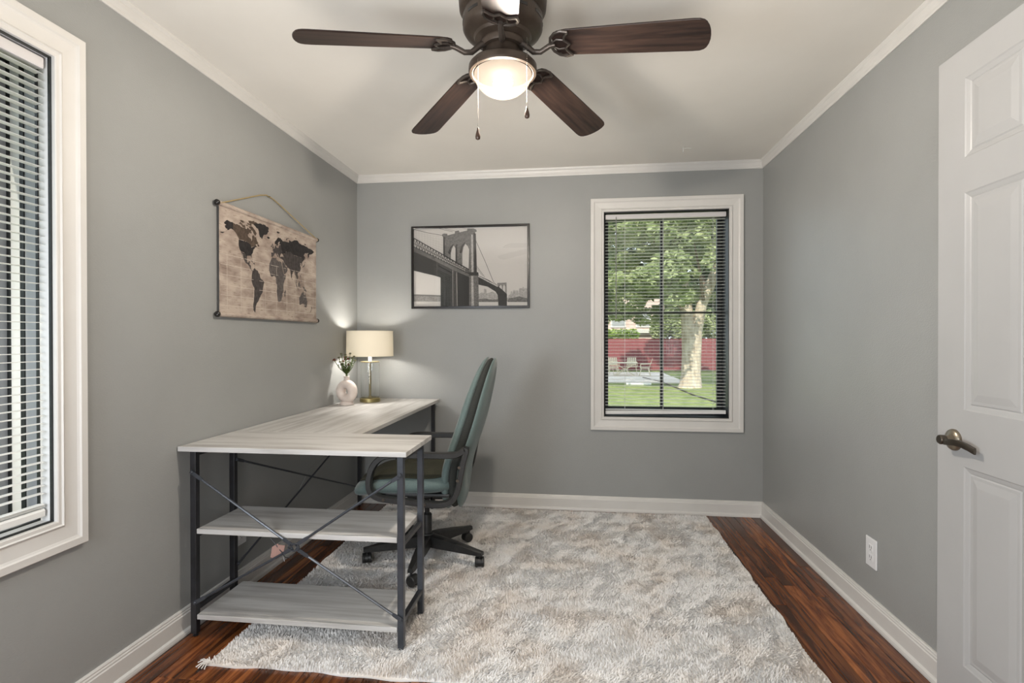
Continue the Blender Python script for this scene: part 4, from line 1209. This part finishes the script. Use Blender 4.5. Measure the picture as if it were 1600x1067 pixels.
mb.build('bulb', emis('fan_bulb_light', (1.0, 0.93, 0.85, 1), 3300), fan, smooth='all')
mbowl = bpy.data.materials.new('frosted_lit_glass'); mbowl.use_nodes = True
nt = mbowl.node_tree; nt.nodes.remove(nt.nodes['Principled BSDF'])
tl = nt.nodes.new('ShaderNodeBsdfTranslucent'); tl.inputs[0].default_value = (.0042, .0036, .0029, 1)
gl_ = nt.nodes.new('ShaderNodeBsdfDiffuse'); gl_.inputs[0].default_value = (.004, .0037, .0034, 1)
em = nt.nodes.new('ShaderNodeEmission'); em.inputs[0].default_value = (1, .80, .62, 1); em.inputs[1].default_value = .52
a1 = nt.nodes.new('ShaderNodeMixShader'); a1.inputs[0].default_value = .35
a2 = nt.nodes.new('ShaderNodeAddShader')
nt.links.new(tl.outputs[0], a1.inputs[1]); nt.links.new(gl_.outputs[0], a1.inputs[2]); nt.links.new(a1.outputs[0], a2.inputs[0]); nt.links.new(em.outputs[0], a2.inputs[1])
trn = nt.nodes.new('ShaderNodeBsdfTransparent'); trn.inputs[0].default_value = (1, .96, .90, 1)
a3 = nt.nodes.new('ShaderNodeMixShader'); a3.inputs[0].default_value = .40
nt.links.new(a2.outputs[0], a3.inputs[1]); nt.links.new(trn.outputs[0], a3.inputs[2])
nt.links.new(a3.outputs[0], nt.nodes['Material Output'].inputs[0])
mb = MB(); rings = []
for k in range(13):
    t = PI / 2 * k / 12
    r = max(.0995 * math.cos(t), .001); z = PZ - .020 - .078 * math.sin(t)
    rings.append([(FX + r * math.cos(2 * PI * i / 48), FY + r * math.sin(2 * PI * i / 48), z) for i in range(48)])
mb.loft(rings, cap=False)
mb.build('light_bowl', mbowl, fan, smooth='all')
# blades
BR, ZR, ZT = .672, 2.206, 2.142
ang0 = math.radians(-11.8)
adj = [0.0, 0.0, math.radians(-1.6), math.radians(.4), 0.0]
pitch = math.radians(-12)
for k in range(5):
    a = ang0 + 2 * PI * k / 5 + adj[k]
    er = Vector((1, 0, 0)); et = Vector((0, 1, 0)); ez = Vector((0, 0, 1))   # built along x, turned below
    et2 = et * math.cos(pitch) + ez * math.sin(pitch)
    def bp_(r, w, d=0.0):
        z = ZR + (ZT - ZR) * (r - .17) / (BR - .17)
        nrm = er.cross(et2)
        return Vector((0, 0, z - ZC)) + er * r + et2 * w + nrm * d
    out = [(.185, -.040), (.200, -.050), (.230, -.056), (.45, -.062), (.62, -.066), (.640, -.0648), (.652, -.060), (.660, -.052), (.667, -.036), (.671, -.018), (BR, 0), (.671, .018), (.667, .036), (.660, .052), (.652, .060), (.640, .0648), (.62, .066), (.45, .062), (.230, .056), (.200, .050), (.185, .040), (.178, .020), (.178, -.020)]
    mb = MB()
    mb.poly(out, lambda u, v, d: bp_(u, v, d), -.003, .003)
    bl = mb.build('fan_blade', M['blade'], fan, bevel=.0012, seg=1, local=True)
    bl.rotation_euler = (0, 0, a)
    # blade iron under the blade: curved arm with pierced shell end
    mb = MB()
    P0 = Vector((0, 0, -.203)) + er * .060
    q = [P0, P0 + er * .020 + ez * (-.012), Vector((0, 0, 2.186 - ZC)) + er * .110, Vector((0, 0, 2.182 - ZC)) + er * .135, bp_(.165, 0, -.012), bp_(.185, 0, -.008)]
    mb.tube(q, [.011, .010, .0095, .009, .009, .007], 10)
    def rib(pp, r=.0048): mb.tube([bp_(u, v, -.007) for u, v in pp], r, 7)
    rib([(.168, 0), (.176, .030), (.192, .048), (.215, .056), (.236, .050)])
    rib([(.168, 0), (.176, -.030), (.192, -.048), (.215, -.056), (.236, -.050)])
    rib([(.236, .050), (.222, .032), (.218, .018), (.234, .000), (.218, -.018), (.222, -.032), (.236, -.050)])
    rib([(.170, .004), (.195, .022), (.218, .018)], .0035); rib([(.170, -.004), (.195, -.022), (.218, -.018)], .0035)
    mb.build('blade_iron', M['bronze_l'], bl, smooth=True, local=True)
# pull chains
for (dx, dy, zt_, zl_, drop) in ((-.070, -.095, 2.135, 1.912, .030), (.092, -.092, 2.195, 1.975, .030)):
    x, y = FX + dx, FY + dy
    mb = MB()
    n = int((zt_ - zl_) / .006)
    for i in range(n):
        z = zt_ - i * .006
        mb.lathe([(0, -.0018), (.0013, -.0008), (.0013, .0008), (0, .0018)], (x, y, z), 6)
    chn = mb.build('pull_chain', M['nickel_d'], fan, smooth='all')
    MB().lathe([(0, zl_), (.0025, zl_ - .002), (.003, zl_ - .008), (.0065, zl_ - .020), (.0085, zl_ - .030), (.0075, zl_ - .038), (0, zl_ - .042)], (x, y, 0), 14).build('chain_fob', M['fob'], chn, smooth='all')

# ------------------------------------------------------------------ garden beyond the windows
GZ = -.60
mgrass = mat('lawn_grass', (.12, .16, .05, 1), .9, color2=(.24, .28, .10, 1), scale=(3, 3, 3), detail=6, bump=.3, bscale=(30, 30, 30), bdist=.05)
lawn = MB().box(-30, 40, 4.2, 60, GZ - .2, GZ).build('lawn', mgrass)
props(lawn, 'mown green lawn beyond the back window', kind='structure')
props(MB().box(-30, -1.85, -20, 4.2, GZ - .2, GZ).build('ground', mgrass), 'ground outside the left window', kind='structure')
props(MB().box(-5, 4.55, 21.9, 28.5, GZ, GZ + .03).build('patio', mat('concrete_patio', (.66, .59, .54, 1), .85, color2=(.76, .70, .65, 1), scale=(2, 2, 2))), 'pale concrete patio in front of the red fence', kind='structure')

# red board fence
mfence = mat('barn_red_boards', (.17, .042, .050, 1), .8, color2=(.24, .066, .074, 1), scale=(6, 6, .6), detail=4)
fe = thing('board_fence', (4, 30, GZ), 'barn red board fence across the back of the yard', 'fence')
nb = 0
first = None
x = -4.0
mbb = MB().box(0, .136, -.012, .012, .04, 1.80)
while x < 16 and nb < 150:
    if first is None:
        o = mbb.build('fence_board', mfence, fe, local=True); first = o
    else:
        o = first.copy(); COL.objects.link(o); o.parent = fe
    o.location = (x - 4, random.uniform(-.006, .006), random.uniform(-.012, .012))
    x += .142; nb += 1
for zz in (.30, 1.50):
    MB().box(-4, 16, 30.02, 30.06, GZ + zz, GZ + zz + .09).build('fence_rail', mfence, fe)
k = 0
for xx in np.arange(-4, 16.1, 2.4):
    MB().box(xx - .05, xx + .05, 30.06, 30.16, GZ, GZ + 1.75).build('fence_post', mfence, fe)

# leaves helper
def leaf_cloud(name, blobs, n, size, m, parent=None, org=(0, 0, 0), seed=1, flat=.5):
    rng = np.random.default_rng(seed)
    bl = np.array(blobs); wts = bl[:, 3] * bl[:, 4] * bl[:, 5]; wts = wts / wts.sum()
    idx = rng.choice(len(bl), n, p=wts)
    u = rng.normal(0, 1, (n, 3)); u /= np.linalg.norm(u, axis=1)[:, None]
    r = rng.uniform(.45, 1, n) ** .5
    C = bl[idx, :3] + u * r[:, None] * bl[idx, 3:6]
    a = rng.normal(0, 1, (n, 3)); a[:, 2] *= flat; a /= np.linalg.norm(a, axis=1)[:, None]
    b = np.cross(a, rng.normal(0, 1, (n, 3))); b /= np.linalg.norm(b, axis=1)[:, None]
    s = rng.uniform(.6, 1.3, n)[:, None] * size
    V = np.zeros((n, 4, 3))
    V[:, 0] = C - a * s; V[:, 1] = C + b * s * .45; V[:, 2] = C + a * s; V[:, 3] = C - b * s * .45
    V = V.reshape(-1, 3) - np.array(org)
    f = np.arange(n * 4)
    o = np_mesh(name, V, f, 4, m, parent)
    o['kind'] = 'stuff'
    return o
def leaf_mat(name, c1, c2, tr=.35):
    m = bpy.data.materials.new(name); m.use_nodes = True
    nt = m.node_tree; nt.nodes.remove(nt.nodes['Principled BSDF'])
    d = nt.nodes.new('ShaderNodeBsdfDiffuse'); t = nt.nodes.new('ShaderNodeBsdfTranslucent')
    tc = nt.nodes.new('ShaderNodeTexCoord'); nz = nt.nodes.new('ShaderNodeTexNoise'); nz.inputs['Scale'].default_value = 1.6; nz.inputs['Detail'].default_value = 5
    nt.links.new(tc.outputs['Object'], nz.inputs[0])
    cr = nt.nodes.new('ShaderNodeValToRGB'); cr.color_ramp.elements[0].position = .38; cr.color_ramp.elements[0].color = c1
    cr.color_ramp.elements[1].position = .62; cr.color_ramp.elements[1].color = c2
    nt.links.new(nz.outputs[0], cr.inputs[0]); nt.links.new(cr.outputs[0], d.inputs[0]); nt.links.new(cr.outputs[0], t.inputs[0])
    mx = nt.nodes.new('ShaderNodeMixShader'); mx.inputs[0].default_value = tr
    nt.links.new(d.outputs[0], mx.inputs[1]); nt.links.new(t.outputs[0], mx.inputs[2]); nt.links.new(mx.outputs[0], nt.nodes['Material Output'].inputs[0])
    return m
mleaf1 = leaf_mat('hazed_leaves', (.19, .24, .11, 1), (.50, .55, .32, 1))  # pale haze over the garden view mixed into the leaf colours
mleaf2 = leaf_mat('deep_leaves', (.08, .12, .07, 1), (.22, .29, .16, 1))
mbark = mat('pale_bark', (.34, .27, .21, 1), .9, color2=(.60, .52, .44, 1), scale=(9, 9, 2.5), detail=6, bump=.5, bdist=.05)
mbark2 = mat('brown_bark', (.14, .10, .08, 1), .9, color2=(.24, .18, .14, 1), scale=(9, 9, 2.5), detail=6, bump=.5, bdist=.05)

TX, TY = 4.24, 20.0
tree = thing('shade_tree', (TX, TY, GZ), 'big pale-trunked shade tree with a forked trunk seen in the back window', 'tree')
mb = MB()
def trunkpts(P, R, n=14):
    mb.tube([Vector(p) for p in P], R, n)
trunkpts([(TX - .06, TY, GZ - .1), (TX - .05, TY, GZ + .12), (TX - .03, TY, GZ + .5), (TX - .02, TY, GZ + 1.3), (TX - .06, TY, GZ + 2.1), (TX - .14, TY + .1, GZ + 3.2), (TX - .35, TY + .3, GZ + 5.2), (TX - .6, TY + .6, GZ + 8)], [.44, .33, .29, .27, .25, .20, .15, .08])
trunkpts([(TX + .12, TY, GZ - .1), (TX + .13, TY, GZ + .5), (TX + .17, TY, GZ + 1.2), (TX + .22, TY, GZ + 2.1), (TX + .42, TY, GZ + 3.1), (TX + .95, TY, GZ + 4.4), (TX + 1.5, TY + .1, GZ + 6), (TX + 2.1, TY, GZ + 8)], [.32, .25, .22, .21, .19, .17, .14, .08])
mb.build('trunk', mbark, tree, smooth=True)
for (p, q, r) in (((TX - .15, TY, GZ + 2.8), (TX - 2.4, TY + .6, GZ + 4.8), .10), ((TX - .3, TY + .2, GZ + 4.2), (TX - 2.8, TY - 1.2, GZ + 6.4), .09), ((TX + .8, TY, GZ + 4), (TX + 2.8, TY - .8, GZ + 5.4), .10), ((TX + .5, TY, GZ + 3.0), (TX - .2, TY - 1.6, GZ + 5.0), .07)):
    p, q = Vector(p), Vector(q)
    MB().tube([p, p.lerp(q, .5) + Vector((0, 0, .25)), q], [r, r * .75, r * .35], 8).build('branch', mbark2, tree, smooth=True)
blobs = []
rb = random.Random(5)
for k in range(80):
    x = rb.uniform(TX - 5.0, TX + 4.2); z = rb.uniform(GZ + 3.4, GZ + 9.0); y = rb.uniform(TY - 2.6, TY + 3.4)
    if TX + .5 < x < TX + 1.3 and z < GZ + 4.6 and y < TY: continue
    blobs.append((x, y, z, rb.uniform(.6, 1.2), rb.uniform(.6, 1.1), rb.uniform(.28, .5)))
for k in range(9):
    blobs.append((rb.uniform(TX - 3.6, TX - .6), rb.uniform(TY - 1, TY + 2), rb.uniform(GZ + 2.5, GZ + 3.6), .7, .7, .35))
for k in range(14):
    blobs.append((rb.uniform(TX - 1.6, TX + .5), rb.uniform(TY - 2.4, TY - 1.2), rb.uniform(GZ + 3.1, GZ + 5.5), .55, .5, .3))
leaf_cloud('crown', blobs, 54000, .115, mleaf1, tree, (TX, TY, GZ), 3)

def bg_tree(x, y, h, r, m, seed, n, label):
    t = thing('garden_tree', (x, y, GZ), label, 'tree', group='trees behind the fence')
    MB().tube([(x, y, GZ - .1), (x + .1, y, GZ + h * .4), (x, y, GZ + h * .8)], [.25, .18, .08], 8).build('trunk', mbark2, t, smooth=True)
    rr = random.Random(seed)
    bl = [(x + rr.uniform(-r, r), y + rr.uniform(-r * .6, r * .6), GZ + rr.uniform(h * .22, h), r * rr.uniform(.3, .5), r * rr.uniform(.3, .5), r * rr.uniform(.2, .35)) for _ in range(40)]
    leaf_cloud('crown', bl, n * 2, .24, m, t, (x, y, GZ), seed)
bg_tree(-5.4, 37.0, 11, 2.3, mleaf2, 15, 7000, 'dark green tree beyond the left edge of the back window')
bg_tree(1.6, 37.0, 12, 2.3, mleaf2, 12, 9000, 'dark green tree rising behind the pale neighbouring house')
bg_tree(8.6, 37.0, 13, 2.3, mleaf2, 13, 9000, 'dark green tree behind the red fence at the forked trunk')
bg_tree(15.6, 37.0, 12, 2.3, mleaf2, 14, 8000, 'dark green tree behind the right end of the red fence')
bg_tree(5.1, 43.5, 14, 2.6, mleaf2, 22, 10000, 'tall dark green tree farthest back, between two nearer trees')
bg_tree(-1.9, 43.5, 14, 2.6, mleaf2, 23, 9000, 'tall dark green tree farthest back at the left')
bg_tree(12.1, 43.5, 14, 2.6, mleaf2, 24, 9000, 'tall dark green tree farthest back at the right')
# clipped hedge over the fence, shrub beside the trunk
hg = thing('hedge', (2.3, 31.0, GZ), 'bright green hedge top showing above the red fence at left', 'hedge')
for xx in (1.5, 2.3, 3.1): MB().tube([(xx, 31.0, GZ - .1), (xx, 31.0, GZ + 1.9)], .04, 6).build('stem', mbark2, hg)
leaf_cloud('foliage', [(1.3 + k * .5, 31.0, GZ + 2.0 - q * .6, .5, .35, .4) for k in range(5) for q in range(4)], 9000, .075, leaf_mat('hedge_leaves', (.16, .26, .06, 1), (.36, .46, .14, 1)), hg, (2.3, 31.0, GZ), 31)
sb = thing('leafy_shrub', (3.7, 27.5, GZ), 'leafy shrub with light leaves above the fence left of the tree trunk', 'shrub')
MB().tube([(5.6, 30.8, GZ), (5.6, 30.8, GZ + 2.4)], .05, 6).build('stem', mbark2, sb)
leaf_cloud('foliage', [(4.9 + k * .5, 30.9, GZ + 2.3 + (k % 2) * .5, .6, .5, .7) for k in range(9)], 9000, .12, mleaf1, sb, (3.7, 27.5, GZ), 33)
# neighbour's building glimpsed behind the fence
nbh = thing('neighbour_house', (3.2, 33.0, GZ), 'pale neighbouring house glimpsed over the fence at left', 'house')
MB().box(-1.0, 5.4, 32.6, 32.8, GZ, GZ + 4.2).build('wall', mat('brick_pink_wall', (.50, .36, .32, 1), .8, color2=(.62, .50, .46, 1), scale=(4, 4, 20)), nbh)
MB().box(-1.1, 5.5, 32.35, 32.6, GZ + 2.15, GZ + 2.35).build('ledge', M['trim'], nbh)
for xw in (2.2, 3.7):
    f = MB().box(xw, xw + .9, 32.52, 32.6, GZ + 2.5, GZ + 3.5).build('window_frame', M['trim'], nbh)
    MB().box(xw + .08, xw + .82, 32.505, 32.52, GZ + 2.58, GZ + 3.42).build('window_pane', M['window_gray'], f)

# patio table and chairs
mcream = mat('cream_metal', (.66, .60, .46, 1), .6)
def patio_chair(x, y, rz, label):
    t = thing('patio_chair', (x, y, GZ + .03), label, 'chair', rotz=rz, group='patio chairs')
    MB().box(-.24, .24, -.22, .22, .36, .39).build('seat', mcream, t, bevel=.01, local=True)
    for k in range(5):
        u = -.18 + .09 * k
        MB().loft([[(u - .035, -.22, .42), (u + .035, -.22, .42), (u + .035, -.20, .42), (u - .035, -.20, .42)], [(u - .032, -.36, .82), (u + .032, -.36, .82), (u + .032, -.34, .82), (u - .032, -.34, .82)]]).build('back_slat', mcream, t, local=True)
    MB().box(-.25, .25, -.30, -.27, .58, .63).build('back_rail', mcream, t, local=True)
    for a in (-.22, .22):
        for b in (-.2, .2):
            MB().tube([(a * .9, b * .8, .37), (a * 1.15, b * 1.3, 0)], .018, 6).build('leg', mcream, t, local=True)
        MB().tube([(a * 1.15, .2, .37), (a * 1.15, .2, .56), (a * 1.15, -.28, .58)], .018, 6).build('arm', mcream, t, local=True)
tb = thing('patio_table', (2.42, 25.9, GZ + .03), 'cream patio table with crossed legs between the patio chairs', 'table')
MB().box(1.85, 3.0, 25.5, 26.3, GZ + .62, GZ + .66).build('table_top', mcream, tb, bevel=.01)
for yy in (25.6, 26.2):
    for s in (-1, 1):
        MB().tube([(2.42 + s * .45, yy, GZ + .62), (2.42 - s * .45, yy, GZ + .03)], .022, 6).build('leg', mcream, tb)
patio_chair(1.75, 25.5, math.radians(-70), 'cream patio chair leftmost on the patio')
patio_chair(3.35, 25.7, math.radians(80), 'cream patio chair rightmost, tilted back beside the table')
patio_chair(2.85, 26.8, math.radians(175), 'cream patio chair behind the right half of the table')
patio_chair(1.95, 26.8, math.radians(185), 'cream patio chair behind the left half of the table')
props(MB().box(2.02, 2.98, 20.95, 21.12, GZ, GZ + .07).build('white_plank', mat('white_painted_wood', (.78, .78, .78, 1), .6), bevel=.01), 'white plank lying on the shaded lawn before the patio', 'plank')
props(MB().tube([(3.1, 24.5, GZ + .035), (3.6, 21.8, GZ + .03), (3.70, 19.0, GZ + .02), (3.75, 17.2, GZ + .02), (3.95, 15.6, GZ + .02), (4.05, 15.0, GZ + .02)], .022, 6).build('garden_hose', M['black'], smooth=True), 'thin dark hose trailing over the lawn past the tree', 'hose')

# outside the left window: neighbour's siding, each lap its own board
sd = thing('siding_wall', (-7.6, 3, GZ), 'grey-blue lap siding seen through the left window blind', 'wall')
msid = mat('blue_grey_siding', (.45, .50, .58, 1), .7)
first = None
for k in range(12):
    if first is None:
        first = MB().box(-7.62, -7.6, -6, 12, GZ, GZ + .17).build('siding_board', msid, sd); o = first
    else:
        o = first.copy(); COL.objects.link(o); o.parent = sd
    o.location = (0, 0, k * .175); o.rotation_euler = (0, 0, 0)
MB().box(-7.8, -7.64, -6, 12, GZ, GZ + 2.2).build('sheathing', msid, sd)
